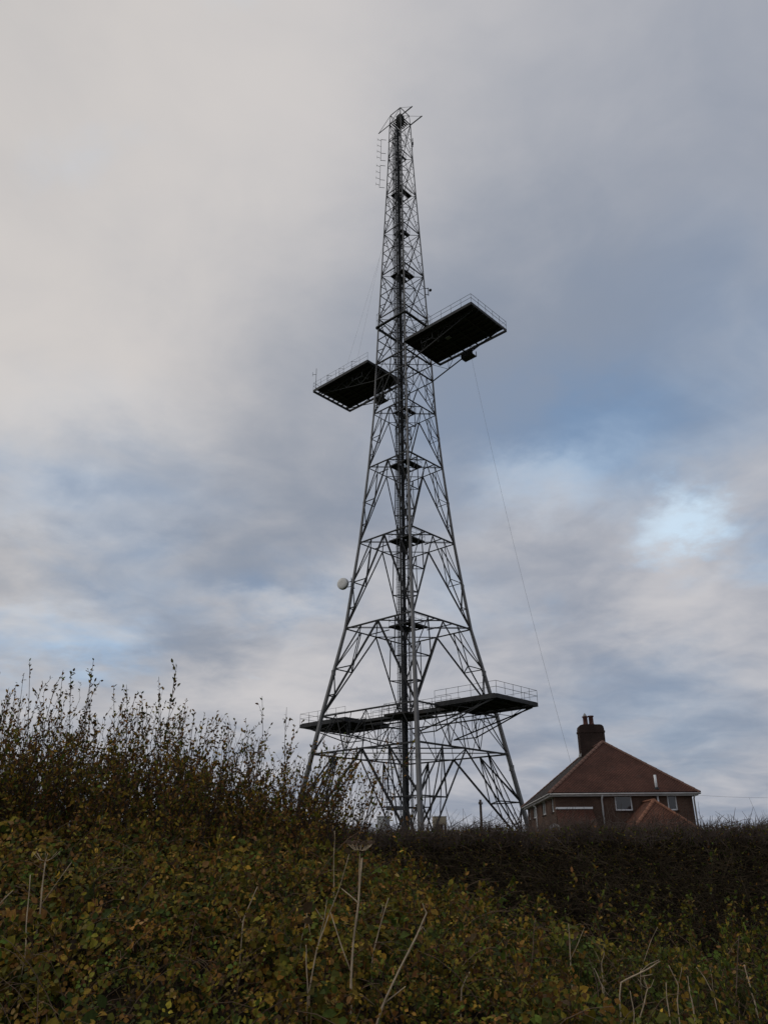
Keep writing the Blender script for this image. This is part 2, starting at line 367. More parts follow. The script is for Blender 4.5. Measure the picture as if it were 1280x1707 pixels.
# upper shaft: crossed panels
LV = [59.7, 67.1, 74.5, 82.1, 89.6, 97.0, 104.3]
for j in range(6):
    z0, z1 = LV[j], LV[j+1]; w = .18-.013*j
    for i in range(4):
        A0, B0, A1, B1 = cp(i, z0), cp(i+1, z0), cp(i, z1), cp(i+1, z1)
        member('cross_brace', A0, B1, w); member('cross_brace', B0, A1, w)
        member('horizontal_beam', A1, B1, w*1.05)
        zm = z0+(z1-z0)*hw(z0)/(hw(z0)+hw(z1)); X = (cp(i, zm)+cp(i+1, zm))/2
        member('mid_strut', cp(i, zm), X, w*.8); member('mid_strut', cp(i+1, zm), X, w*.8)
        for (a0, x1) in ((A0, B1), (B0, A1)):
            c_ = i if a0 is A0 else i+1
            p = a0.lerp(X, .5); member('panel_strut', cp(c_, (z0+zm)/2+.2), p, w*.7)
            e = i+1 if c_ == i else i
            p2 = X.lerp(x1, .5); member('panel_strut', cp(e, (z1+zm)/2-.2), p2, w*.7)
    zm = z0+(z1-z0)*hw(z0)/(hw(z0)+hw(z1)); Xs = [(cp(i, zm)+cp(i+1, zm))/2 for i in range(4)]
    for i in range(4): member('mid_tie', Xs[i], Xs[(i+1) % 4], w*.7)
    if j < 5:
        up = Vector((0, 0, .08)); member('plan_tie', cp(0, z1)+up, cp(2, z1)+up, w*.7); member('plan_tie', cp(1, z1)-up, cp(3, z1)-up, w*.7)

# -- platforms
def rails(pl, path, z, hgt, step, m='steel', closed=False):
    P_ = [Vector((x, y, z)) for x, y in path]
    segs = list(zip(P_[:-1], P_[1:]))
    done = set()
    for a, b in segs:
        n = max(1, round((b-a).length/step))
        for k in range(n+1):
            p = a.lerp(b, k/n); key = (round(p.x, 2), round(p.y, 2))
            if key in done: continue
            done.add(key); member('post', p, p+Vector((0, 0, hgt)), .065, pl, m)
        for hh in (.52, 1.0): member('rail', a+Vector((0,0,hgt*hh-.02)), b+Vector((0,0,hgt*hh-.02)), .05, pl, m)
def platform(z, s0, s1, tw, depth, label, sgn):
    """cantilevered deck from x=s0 to s1 (times sgn), y=+-tw; z = underside"""
    pl = empty('platform', (0, 0, z)); pl.parent = tower; pl['label'] = label
    xa, xb = sorted((s0*sgn, s1*sgn))
    # deck boards
    da, db = (xa, xb-.30) if sgn > 0 else (xa+.30, xb)            # the boards stop short of the outer and far edges
    nb = int((db-da)/.30); st = (db-da)/nb
    for k in range(nb):
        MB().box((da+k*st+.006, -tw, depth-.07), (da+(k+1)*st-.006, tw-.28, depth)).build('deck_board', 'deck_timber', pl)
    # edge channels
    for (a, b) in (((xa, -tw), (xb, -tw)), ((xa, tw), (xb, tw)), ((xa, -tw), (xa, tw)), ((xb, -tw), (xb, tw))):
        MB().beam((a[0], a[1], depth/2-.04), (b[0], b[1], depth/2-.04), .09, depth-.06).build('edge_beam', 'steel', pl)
    for k in range(1, 8):
        y = -tw+2*tw*k/8
        MB().beam((xa, y, depth*.5), (xb, y, depth*.5), .10, depth*.5).build('joist', 'steel', pl)
    for k in range(1, 5):
        x = xa+(xb-xa)*k/5
        MB().beam((x, -tw, depth*.18), (x, tw, depth*.18), .12, depth*.35).build('joist', 'steel', pl)
    xo, xi = s1*sgn, s0*sgn
    rails(pl, [(xi, -tw), (xo, -tw), (xo, tw), (xi, tw)], depth, 1.15, 1.42)
    return pl
def cantilever(pl, z, hz, drop, s1, sgn, tw):
    """two tapering trusses under the deck"""
    for sy in (-1, 1):
        y = sy*hz; rt = Vector((sgn*hw(z-drop+z*0), y, -drop)); tip = Vector((sgn*(s1-.5), y, -.05)); h0 = Vector((sgn*hz, y, -.05))
        rt.x = sgn*hz
        member('bottom_chord', rt, tip, .18, pl); member('top_chord', h0, tip, .14, pl)
        n = 4
        for k in range(n):
            a, b = k/n, (k+1)/n
            if k < n-1: member('truss_web', rt.lerp(tip, b), h0.lerp(tip, b), .09, pl)
            member('truss_web', rt.lerp(tip, a) if k else h0, h0.lerp(tip, b-.5/n), .09, pl) if False else None
            member('truss_web', rt.lerp(tip, b), h0.lerp(tip, a), .09, pl)
            member('truss_web', rt.lerp(tip, b), h0.lerp(tip, min(1, b+.12)), .07, pl)
Z2 = 59.87
names = {1: 'right', -1: 'left'}
p200 = {}
for sgn, lab in ((1, 'upper platform on the right, black underside seen from below'), (-1, 'upper platform on the left, black underside seen from below')):
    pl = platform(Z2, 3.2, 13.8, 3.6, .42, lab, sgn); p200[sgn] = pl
    cantilever(pl, Z2, hw(57.2), 2.65, 13.8, sgn, 3.6)
    # service cradle hung under the far truss, and hanging frames
    bx, by = sgn*7.7, 3.9
    cr_ = MB(); cr_.box((bx-.9, by-.45, -.80), (bx+.9, by+.45, -.70))
    for sx in (-.87, .87):
        for sy in (-.42, .42): cr_.beam((bx+sx, by+sy, -.75), (bx+sx, by+sy, 0), .07)
    cr_.box((bx-.9, by-.48, -.69), (bx-.85, by+.48, -.2)); cr_.box((bx-.9, by-.475, -.69), (bx+.9, by-.435, -.2)); cr_.build('service_cradle', 'deck_timber', pl)
    fr = MB()
    for x in (sgn*5.2, sgn*7.0): 
        fr.beam((x, -2.6, -.75), (x, -2.6, 0), .07); fr.beam((x, -1.4, -.75), (x, -1.4, 0), .07); fr.beam((x, -2.6, -.75), (x, -1.4, -.75), .07)
    fr.beam((sgn*5.2, -2.6, -.75), (sgn*7.0, -2.6, -.75), .07)
    fr.build('hanging_frame', 'steel_light', pl)
MB().box((7.6, -.8, -.18), (8.2, -.3, -.1)).build('floodlight', 'pipe_grey', p200[1])
# braced posts on the left platform's railing
for x in (-6.2, -8.6, -11.0):
    member('rail_strut', (x, -3.6, .42), (x+.0, -3.6, 1.6), .08, p200[-1]); member('rail_strut', (x, -3.6, 1.5), (x+1.0, -3.6, 1.0), .06, p200[-1]); member('rail_strut', (x, -3.6, .6), (x+1.0, -3.6, .55), .06, p200[-1])
Z1 = 14.15
for sgn, lab in ((1, 'lower platform on the right with open railings'), (-1, 'lower platform on the left behind the bushes')):
    pl = platform(Z1, 6.4, 13.9, 3.5, .46, lab, sgn)
    cantilever(pl, Z1, 3.3, 2.3, 13.9, sgn, 3.5)
    for sy in (-3.3, 3.3):
        member('bracket', (sgn*6.3, sy, -2.3), (sgn*6.3, sy, 0), .16, pl); member('bracket', (sgn*6.3, sy, -2.3), (sgn*13.0, sy, -.05), .16, pl)
        member('bracket', (sgn*3.3, sy, -2.3), (sgn*6.3, sy, -2.3), .16, pl)
# gangway through the tower joining the lower platforms
gw = empty('gangway', (0, 0, Z1)); gw.parent = tower
for k in range(42):
    x = -6.3+k*.3
    MB().box((x+.006, -.75, .38), (x+.294, .75, .45)).build('deck_board', 'deck_timber', gw)
for y in (-.78, .78): MB().beam((-6.4, y, .28), (6.4, y, .28), .1, .3).build('edge_beam', 'steel', gw)
rails(gw, [(-6.3, -.78), (6.3, -.78)], .45, 1.1, 1.26); rails(gw, [(-6.3, .78), (6.3, .78)], .45, 1.1, 1.26)
MB().box((-1.6, -2.4, .1), (1.6, 2.4, .3)).build('landing', 'deck_timber', gw)
rails(gw, [(1.6, .78), (1.6, 2.4), (-1.6, 2.4), (-1.6, .78)], .3, 1.1, .8); rails(gw, [(-1.6, -.78), (-1.6, -2.4), (1.6, -2.4), (1.6, -.78)], .3, 1.1, .8)
member('gangway_bearer', (-6.4, -.7, -.15), (6.4, -.7, -.15), .2, gw); member('gangway_bearer', (-6.4, .7, -.15), (6.4, .7, -.15), .2, gw)

# -- core: lift guide, cable tray, caged ladder; in the tower's own frame
_ci = tower.matrix_world
TM = Matrix.Translation((2.7, 84.9, TB)) @ Matrix.Rotation(TA, 4, 'Z'); TI = TM.inverted()
def tl(x, y, z=0): return TI @ Vector((x, y, z+TB))
c0 = tl(2.28, 84.9); 
tray = MB(); a, b_ = tl(2.32, 84.6), tl(2.32, 84.6, 103)
tray.beam(a, b_, .34, .22, up=(TI.to_3x3() @ Vector((0, 1, 0)))); tray.build('cable_tray', 'cable_black', tower)
for dx, dy, r, m, zt in ((-.42, -.1, .07, 'pipe_grey', 103), (-.62, .1, .06, 'cable_black', 103), (.44, -.2, .045, 'cable_black', 90), (.62, .15, .05, 'pipe_grey', 97), (-.14, -.34, .06, 'cable_black', 103), ):
    MB().tube([tl(2.28+dx, 84.6+dy, 0), tl(2.28+dx, 84.6+dy, zt)], r, 6).build('feeder_pipe', m, tower)
ladder = empty('ladder', tl(1.72, 85.3)); ladder.parent = tower; ladder.rotation_euler = (0, 0, -TA)
for x in (-.22, .22): MB().beam((x, 0, 0), (x, 0, 102), .07, .05, up=(0, 1, 0)).build('stringer', 'steel', ladder)
rg = MB()
for k in range(5, 340): rg.beam((-.22, 0, k*.3), (.22, 0, k*.3), .028)
tag(rg.build('rung', 'steel', ladder), kind='stuff')
cg = MB()
for k in range(8, 102):
    z = k*1.0
    pts = [(-.36, 0, z)]+[(math.cos(t)*.36, -.05-math.sin(t)*.6, z) for t in np.linspace(math.pi, 0, 7)]+[(.36, 0, z)]
    for p, q in zip(pts[:-1], pts[1:]): cg.beam(p, q, .03, .02)
for t in np.linspace(math.pi*.9, .1*math.pi, 5): cg.beam((math.cos(t)*.36, -.05-math.sin(t)*.6, 8), (math.cos(t)*.36, -.05-math.sin(t)*.6, 101), .025, .015)
cg.build('safety_cage', 'steel', ladder)
# slender inner mast that carries the tray
im = MB(); K = 52
for k in range(K):
    z0, z1 = k*2.0, (k+1)*2.0
    q = [(2.0, 84.3), (2.75, 84.3), (2.75, 85.1), (2.0, 85.1)]
    for i in range(4):
        x0, y0 = q[i]; x1, y1 = q[(i+1) % 4]
        im.beam(tl(x0, y0, z0), tl(x1, y1, z1), .03) if (k+i) % 2 else im.beam(tl(x1, y1, z0), tl(x0, y0, z1), .03)
        im.beam(tl(x0, y0, z1), tl(x1, y1, z1), .03)
for x, y in ((2.0, 84.3), (2.75, 84.3), (2.75, 85.1), (2.0, 85.1)): im.beam(tl(x, y, 0), tl(x, y, 103.5), .06)
im.build('inner_mast', 'steel', tower)
# resting stages inside the shaft
def stage(z, h, rail=True):
    st = empty('resting_stage', (0, 0, z)); st.parent = tower
    nb = max(4, int(2*h/.32)); w = 2*h/nb
    for k in range(nb):
        if abs(k-nb/2+.5) < .8: continue
        MB().box((-h+k*w+.01, -h, 0), (-h+(k+1)*w-.01, h, .05)).build('deck_board', 'deck_timber', st)
    for a, b in (((-h,-h),(h,-h)),((h,-h),(h,h)),((h,h),(-h,h)),((-h,h),(-h,-h))):
        MB().beam((a[0], a[1], -.07), (b[0], b[1], -.07), .09, .14).build('edge_beam', 'steel', st)
    if rail: rails(st, [(-h,-h),(h,-h),(h,h),(-h,h),(-h,-h)], .05, 1.05, 1.2)
    H = hw(z+TB*0)
    for i in range(4):
        cx, cy = CS[i]; member('stage_bearer', (cx*h, cy*h, -.08), (cx*H, cy*H, -.08), .09, st)
for z, h in ((24.3, 1.55), (34.7, 1.5), (44.7, 1.4), (52.4, 1.0), (74.5, 1.15), (82.1, .8), (89.6, 1.05), (97.0, .6)): stage(z, h)
# trusses that carry the lower stages
for z in (24.0, 34.4, 44.4):
    H = hw(z)
    for y in (-1.5, 1.5):
        for x in (-1, 1):
            member('stage_beam', (-H if x < 0 else 1.5, y, z-.1), (-1.5 if x < 0 else H, y, z-.1), .15)
# ring walkway at 65.6 m
rw = empty('ring_walkway', (0, 0, 65.6)); rw.parent = tower; h = hw(65.6)+.18
for a, b in (((-h,-h),(h,-h)),((h,-h),(h,h)),((h,h),(-h,h)),((-h,h),(-h,-h))):
    MB().beam((a[0], a[1], 0), (b[0], b[1], 0), .34, .16).build('walk_plate', 'steel', rw)
rails(rw, [(-h,-h),(h,-h),(h,h),(-h,h),(-h,-h)], .1, 2.1, 2.3)
# head of the tower: square frame, stub arms of the vanished top platform, small mast
hd = empty('tower_head', (0, 0, 104.3)); hd.parent = tower; h = hw(104.3)
for a, b in (((-h,-h),(h,-h)),((h,-h),(h,h)),((h,h),(-h,h)),((-h,h),(-h,-h))):
    member('head_beam', (a[0], a[1], 0), (b[0], b[1], 0), .2, hd); member('head_beam', (a[0]*.9, a[1]*.9, 2.0), (b[0]*.9, b[1]*.9, 2.0), .14, hd)
    member('head_post', (a[0], a[1], 0), (a[0]*.9, a[1]*.9, 2.0), .14, hd)
    member('cross_brace', (a[0], a[1], 0), (b[0]*.9, b[1]*.9, 2.0), .09, hd)
for y in (-h, h):
    for s in (1, -1):
        member('stub_arm', (s*h, y, 0), (s*(h+2.4), y, 0), .2, hd); member('stub_stay', (s*(h+2.3), y, 0), (s*h*.9, y*.9, 2.0), .08, hd)
for k in range(6): MB().box((-h*.85+k*h*.29, -h*.8, .05), (-h*.85+k*h*.29+h*.2, h*.8, .1)).build('deck_board', 'deck_timber', hd)
MB().box((-.45, -.4, .1), (.45, .5, 1.9)).build('lift_housing', 'cable_black', hd)
member('lightning_rod', (0, 0, 1.5), (0, 0, 3.4), .05, hd); member('lightning_rod', (-.7, .4, 1.9), (-.7, .4, 3.3), .05, hd); member('lightning_rod', (.5, -.6, 1.6), (.5, -.6, 2.9), .05, hd)

# -- ladder, landing at the tower's foot
stair = empty('access_ladder', tl(-.35, 82.2, 0)); stair.parent = tower; stair.rotation_euler = (0, 0, -TA)
tp = Vector((1.55, 2.0, 14.2))
dn = tp.normalized(); sx = Vector((1, 0, 0))*.26
for s in (-1, 1): member('stringer', sx*s, tp+sx*s, .07, stair, 'steel_light')
rgm = MB()
for k in range(1, 44): p = tp*(k/44); rgm.beam(p-sx, p+sx, .035)
rgm.build('rung', 'steel_light', stair)
for k in (12, 17, 22, 27, 32, 37, 41):
    p = tp*(k/44); hp = MB(); pts = [p+Vector((math.cos(t)*.4, -math.sin(t)*.75, 0)) for t in np.linspace(0, math.pi, 8)]
    hp.tube(pts, .02, 4); hp.build('cage_hoop', 'steel_light', stair)
lnd = tl(1.15, 83.0, 5.0); MB().box((lnd.x-.9, lnd.y-.6, 4.8), (lnd.x+.6, lnd.y+.6, 5.15)).build('foot_landing', 'steel_light', tower)

# ------------------------------------------------------------------ aerials and fittings hung on the tower
def tw(v): return TM @ Vector(v)
dish = empty('drum_dish', at(573, 974, 84.9), 0, 'pale drum microwave dish on the left leg of the tower', 'dish')
ax = Vector((-.50, -.86, .02)).normalized()
MB().lathe([(0, .44), (.3, .45), (.60, .43), (.66, .38), (.68, .30), (.68, -.02), (.62, -.10), (.35, -.40), (.10, -.52), (0, -.53)], (0,0,0), ax, 28).build('drum', 'dish_white', dish, True)
MB().lathe([(.675, .24), (.70, .22), (.70, .12), (.675, .10)], (0,0,0), ax, 28).build('rim', 'steel_light', dish, True)
legp = cp(3, 30.5); lw = tw(legp)-dish.location; lw.z = 0
mt = MB(); mt.beam((lw.x*.72, lw.y*.72, -.75), (lw.x*.72, lw.y*.72, .75), .09)
for z in (-.55, .5): mt.beam((lw.x*.72, lw.y*.72, z), (lw.x*1.05, lw.y*1.05, z), .08); mt.beam((0, 0, z*.6)+ax*-.4 if False else (-ax.x*.35, -ax.y*.35, z*.5), (lw.x*.72, lw.y*.72, z*.6), .07)
mt.build('mount', 'steel', dish)
def aerial(px0, px1, y0, y1, label):
    o = empty('dipole_aerial', at(px1, y1, 84.9), 0, label, 'aerial', 'dipole aerials on the tower')
    top = at(px0, y0, 84.9)-o.location; hgt = top.z
    L = tw(cp(3, 98))-o.location
    MB().beam((0, 0, 0), top, .055).build('boom', 'steel', o)
    for k in range(4):
        p = top*(.08+.27*k+.03); d = MB(); d.beam(p, p+Vector((-.55, -.25, 0)), .04); q = p+Vector((-.55, -.25, 0)); d.beam(q-Vector((0,0,.28)), q+Vector((0,0,.28)), .035); d.build('dipole', 'steel', o)
    for t in (.02, .35, .98):
        p = top*t; MB().beam(p, p+Vector((.75, .1, 0)), .05).build('bracket', 'steel', o)
aerial(635.5, 634.5, 232, 268, 'upper four-dipole aerial beside the tower head on its left')
aerial(634, 632.5, 275, 313, 'lower four-dipole aerial beside the upper shaft on its left')
al = empty('side_aerial', at(688, 245, 84.9), 0, 'small stick aerial on the right side near the tower head', 'aerial')
MB().tube([(0,0,0), (0,0,1.85)], .055, 6).build('rod', 'steel', al); MB().beam((0,0,.2), (-.35,0,.2), .05).beam((0,0,1.5), (-.5,0,1.5), .05).build('bracket', 'steel', al); MB().box((-.1,-.1,.5), (.1,.1,.95)).build('housing', 'steel', al)
cc = empty('camera_bracket', at(714, 492, 84.6), 0, 'small lamp on a bracket at the tower right side above the platform', 'lamp')
MB().tube([(0,0,-.1), (0,0,1.25)], .06, 6).build('post', 'steel', cc); MB().beam((-.5,0,.1), (0,0,.1), .07).beam((-.55,0,1.15), (0,0,1.15), .07).build('bracket', 'steel', cc)
MB().lathe([(0,-.2),(.16,-.14),(.2,0),(.16,.14),(0,.2)], (.28,0,.85), (.3,-1,0), 12).build('lamp_head', 'cable_black', cc, True)
wa = empty('whip_aerial', tw((-13.4, -3.5, Z2+.42)), 0, 'thin whip aerial at the far left corner of the upper left platform', 'aerial')
MB().tube([(0,0,0), (0,0,3.4)], .035, 6).build('rod', 'steel', wa); MB().beam((0,0,2.4), (-.5,0,2.4), .04).beam((-.5,0,2.1), (-.5,0,2.8), .04).build('side_arm', 'steel', wa)
pa = empty('panel_aerial', at(659, 524, 83.0), 0, 'pale upright panel aerial in the tower above the upper platforms', 'aerial')
MB().box((-.14,-.08,-1.0), (.14,.08,1.3)).build('panel', 'cabinet_grey', pa); MB().tube([(0,.14,-1.4), (0,.14,1.6)], .04, 6).build('pole', 'steel', pa)
sd_ = empty('small_dish', at(628, 546, 84.9), 0, 'small round dish at the left corner of the ring walkway', 'dish')
MB().lathe([(0,.06),(.18,.05),(.24,0),(.16,-.12),(0,-.18)], (0,0,0), (-.7,-.7,0), 16).build('drum', 'dish_white', sd_, True); MB().beam((0.1,.1,0), (.45,.1,0), .06).build('bracket', 'steel', sd_)
def cable(name, pts, r, label, cat, group=None, m='cable_black'):
    o = MB().tube(pts, r, 5).build(name, m); tag(o, label, cat, group); return o
a = tw((7.9, 4.2, Z2-.78)); e = at(990, 1408, 68)
cable('stay_cable', [a.lerp(e, t)-Vector((0, 0, 3.2*4*t*(1-t))) for t in np.linspace(0, 1, 18)], .011, 'thin cable running from the upper right platform down behind the house', 'cable', m='pipe_grey')
for k, (x, y) in enumerate(((-7.5, -3.3), (-5.5, -3.3))):
    cable('rigging_wire', [tw(cp(3, 80+k)), tw((x, y, Z2+1.4))], .008, 'faint wire from the shaft to the upper left platform, ' + ('outer' if k == 0 else 'inner')+' of two', 'wire', 'wires to the left platform', m='pipe_grey')

# ------------------------------------------------------------------ brick house (pair of semis)
hd_ = math.atan2(-.061, .998); HX, HY = 9.6, 47.84; HG = .25
house = empty('brick_house', (HX, HY, HG), hd_, 'brown brick house with red tiled hipped roof and stout chimney', 'house')
E0 = EYE-HG                                               # local height of eye level
EV = 3.2+E0; W_, L_ = 8.6, 15.5; AP = 6.6+E0; OV = .35
def wall(name, w, hgt, ops, origin, ux, nrm, m, parent, rec=.09):
    xs_ = sorted({0, w}|{v for o in ops for v in o[:2]}); zs_ = sorted({0, hgt}|{v for o in ops for v in o[2:]})
    ux = Vector(ux); nrm = Vector(nrm); o0 = Vector(origin); b = MB()
    def pt(x, z, d=0): return o0+ux*x+Vector((0,0,z))-nrm*d
    for i in range(len(xs_)-1):
        for j in range(len(zs_)-1):
            cx, cz = (xs_[i]+xs_[i+1])/2, (zs_[j]+zs_[j+1])/2
            if any(o[0] < cx < o[1] and o[2] < cz < o[3] for o in ops): continue
            b.add([pt(xs_[i], zs_[j]), pt(xs_[i+1], zs_[j]), pt(xs_[i+1], zs_[j+1]), pt(xs_[i], zs_[j+1])], [(0,1,2,3)])
    for o in ops:
        c = [(o[0], o[2]), (o[1], o[2]), (o[1], o[3]), (o[0], o[3])]
        for k in range(4):
            (xa, za), (xb, zb) = c[k], c[(k+1) % 4]
            b.add([pt(xa, za), pt(xa, za, .2), pt(xb, zb, .2), pt(xb, zb)], [(0,1,2,3)])
    wo_ = b.build(name, m, parent)
    for o in ops:
        wn = empty('window', pt(o[0], o[2], rec)); wn.parent = parent
        def lp(x, z, d): return ux*x+Vector((0,0,z))-nrm*d
        ww, wh = o[1]-o[0], o[3]-o[2]; t = .075
        fr = MB()
        def bar(x0, z0, x1, z1, d0=-.02, d1=.06):
            V8 = [lp(x, z, d) for d in (d1, d0) for x, z in ((x0, z0), (x1, z0), (x1, z1), (x0, z1))]
            fr.add(V8, [(0,3,2,1), (4,5,6,7), (0,1,5,4), (1,2,6,5), (2,3,7,6), (3,0,4,7)])
        bar(.005, .005, t, wh-.005); bar(ww-t, .005, ww-.005, wh-.005); bar(t, .005, ww-t, t); bar(t, wh-t, ww-t, wh-.005)
        if ww > 1.3: bar(ww/2-.04, t, ww/2+.04, wh-t)
        fr.build('frame', 'upvc_white', wn)
        MB().add([lp(t*.8, t*.8, .02), lp(ww-t*.8, t*.8, .02), lp(ww-t*.8, wh-t*.8, .02), lp(t*.8, wh-t*.8, .02)], [(0,1,2,3)]).build('pane', 'window_glass', wn)
        s_ = MB(); V8 = [lp(x, z, d) for d in (.02, -rec-.06) for x, z in ((-.05, -.07), (ww+.05, -.07), (ww+.05, -.005), (-.05, -.005))]
        s_.add(V8, [(0,3,2,1), (4,5,6,7), (0,1,5,4), (1,2,6,5), (2,3,7,6), (3,0,4,7)]); s_.build('sill', 'brick_chimney', wn)
    return wo_
wh_ = EV-.12; ww_ = W_-2*OV; wl_ = L_-2*OV
wall('wall', ww_, wh_, [(3.80-OV, 4.79-OV, 2.2+E0, 3.08+E0), (6.81-OV, 7.36-OV, 2.2+E0, 3.08+E0)], (OV, OV, 0), (1,0,0), (0,-1,0), 'brick_brown', house)
wall('wall', wl_, wh_, [(wl_-(2.17-OV), wl_-(1.17-OV), 2.2+E0, 3.08+E0), (wl_-(6.6-OV), wl_-(4.85-OV), 2.2+E0, 3.08+E0), (wl_-(11.9-OV), wl_-(10.1-OV), 2.2+E0, 3.08+E0), (wl_-(14.5-OV), wl_-(13.7-OV), 2.2+E0, 3.08+E0)], (OV, L_-OV, 0), (0,-1,0), (-1,0,0), 'brick_brown', house)
wall('wall', wl_, wh_, [], (W_-OV, OV, 0), (0,1,0), (1,0,0), 'brick_brown', house)
wall('wall', ww_, wh_, [], (W_-OV, L_-OV, 0), (-1,0,0), (0,1,0), 'brick_brown', house)
def slope(name, pts, m, parent, th=.07):
    """a roof plane with thickness and uv in metres: pts start along the eave"""
    pts = [Vector(p) for p in pts]; n = (pts[1]-pts[0]).cross(pts[2]-pts[0]).normalized(); k = len(pts)
    b = MB(); b.add([p for p in pts]+[p-n*th for p in pts], [tuple(range(k)), tuple(range(2*k-1, k-1, -1))]+[(i, k+i, k+(i+1) % k, (i+1) % k) for i in range(k)])
    o = b.build(name, m, parent); me = o.data; uvl = me.uv_layers.new(name='UVMap')
    e = (pts[1]-pts[0]).normalized(); f = n.cross(e)
    for lp in me.loops:
        v = me.vertices[lp.vertex_index].co-pts[0]; uvl.data[lp.index].uv = (v.dot(e), v.dot(f))
    return o
hwid = W_/2; A1 = (hwid, hwid, AP); A2 = (hwid, L_-hwid, AP)
c00, c10, c11, c01 = (0,0,EV), (W_,0,EV), (W_,L_,EV), (0,L_,EV)
roof = empty('roof', (0,0,0)); roof.parent = house
slope('roof_slope', [c00, c10, A1], 'tile_red', roof); slope('roof_slope', [c10, c11, A2, A1], 'tile_red', roof)
slope('roof_slope', [c11, c01, A2], 'tile_red', roof); slope('roof_slope', [c01, c00, A1, A2], 'tile_dark', roof)['label'] = 'darker left-hand roof slope'
def ridge(a, b, m, parent, step=.36, r=.13, name='hip_tile'):
    a, b = Vector(a), Vector(b); n = max(1, int((b-a).length/step)); d = (b-a)/n
    me = None
    for k in range(n):
        if me is None:
            q = MB(); dd = d.normalized(); x = dd.cross(Vector((0,0,1))).normalized(); y = x.cross(dd)
            V_ = []; ns = 6
            for e_, rr in ((-.04, r*1.04), (d.length-.015, r*.9)):
                for j in range(ns+1):
                    t = math.pi*(j/ns); V_.append(dd*e_+x*math.cos(t)*rr+y*(math.sin(t)*rr*.75-.035))
            q.add(V_, [(j, j+1, ns+2+j, ns+1+j) for j in range(ns)]+[tuple(range(ns, -1, -1))]); me = mesh(name, q.V, q.F, m)
        o = bpy.data.objects.new(name, me); o.location = a+d*k+Vector((0, 0, random.uniform(-.006, .006))); link(o, parent)
ridge(c00, A1, 'ridge_red', roof); ridge(c10, A1, 'ridge_red', roof); ridge(c11, A2, 'ridge_red', roof); ridge(c01, A2, 'ridge_red', roof); ridge(A1, A2, 'ridge_red', roof, name='ridge_tile')
# fascia, soffit and gutters
sf = MB(); sf.box((.06, .06, EV-.22), (W_-.06, L_-.06, EV-.12)); sf.build('soffit', 'gutter_grey', house)
for a, b in (((0,-.05),(W_,-.05)),((W_+.05,0),(W_+.05,L_)),((-.05,L_),(-.05,0)),((W_,L_+.05),(0,L_+.05))):
    MB().tube([(a[0], a[1], EV-.10), (b[0], b[1], EV-.10)], .045, 8).build('gutter', 'gutter_grey', house, True)
for x, y, z0, z1 in ((3.05, OV-.07, 0, EV-.25), (W_-.28, OV-.07, 0, EV-.25), (OV-.08, 9.1, 0, EV-.25)):
    MB().tube([(x, y, z0), (x, y, z1-.12), (x+(0 if y < 1 else -.2), y-(.28 if y < 1 else 0), z1+.08)], .048, 8).build('downpipe', 'upvc_white' if x < 4 or y > 1 else 'gutter_grey', house, True)
# soil vent pipe: up the wall and out through the roof
vp = MB(); vp.tube([(6.27, OV-.07, 0), (6.27, OV-.07, EV-.2)], .055, 8); vp.build('vent_pipe', 'upvc_white', house, True)
vp = MB(); vp.tube([(6.27, .28, EV+.12), (6.27, .28, EV+.95)], .075, 8); vp.build('vent_pipe', 'upvc_white', house, True)
MB().lathe([(.16, 0), (.12, .1), (.078, .12)], (6.27, .28, EV+.14), (0,0,1), 12).build('vent_collar', 'cable_black', house, True)
# chimney with rounded shoulders and two pots
ch = empty('chimney', (4.25, 7.6, AP)); ch.parent = roof
b = MB(); prof = [(-.86, -1.2), (-.86, 1.2), (-.83, 1.36), (-.74, 1.46), (-.6, 1.5), (.6, 1.5), (.74, 1.46), (.83, 1.36), (.86, 1.2), (.86, -1.2)]; k = len(prof)
b.add([(x, y, z) for y in (-.42, .42) for x, z in prof], [tuple(range(k-1, -1, -1)), tuple(range(k, 2*k))]+[(i, (i+1) % k, k+(i+1) % k, k+i) for i in range(k)])
b.build('stack', 'brick_chimney', ch)
MB().box((-.90, -.46, .95), (.90, .46, 1.08)).build('string_course', 'brick_chimney', ch)
for x, hh, cap in ((-.28, .50, True), (.12, .54, False)):
    q = MB(); q.lathe([(.19, 1.48), (.2, 1.56), (.16, 1.62), (.155, 1.5+hh), (.2, 1.5+hh+.03), (.2, 1.5+hh+.10), (.13, 1.5+hh+.10), (.12, 1.55)], (x, 0, 0), (0,0,1), 14); q.build('chimney_pot', 'chimney_pot', ch, True)
    if cap: MB().lathe([(.13, 2.08), (.14, 2.14), (.04, 2.3), (.0, 2.36)], (x, 0, 0), (0,0,1), 12).build('cowl', 'lead', ch, True)
# lead flashing where the stack meets the tiles
MB().box((-.9, -.47, -.62), (-.87, .47, -.42)).build('flashing', 'lead', ch)
# front wing with orange hipped roof
wx, wy, wz, we, wb = 5.42, -2.0, 2.66+E0, 1.85, 1.0+E0
wing = empty('front_wing', (0,0,0)); wing.parent = house
i0, i1, i2, i3 = (wx-we, wy-we, wb), (wx+we, wy-we, wb), (wx+we, OV-.004, wb), (wx-we, OV-.004, wb); wa_, wr_ = (wx, wy, wz), (wx, OV-.004, wz)
slope('roof_slope', [i0, i1, wa_], 'tile_orange', wing); slope('roof_slope', [i1, i2, wr_, wa_], 'tile_orange', wing); slope('roof_slope', [i3, i0, wa_, wr_], 'tile_orange', wing)
ridge(i0, wa_, 'ridge_orange', wing, .33, .12); ridge(i1, wa_, 'ridge_orange', wing, .33, .12); ridge(wa_, wr_, 'ridge_orange', wing, .33, .12, name='ridge_tile')
MB().box((wx-we+.3, wy-we+.3, 0), (wx+we-.3, OV-.01, wb+.12)).build('wall', 'brick_brown', wing)
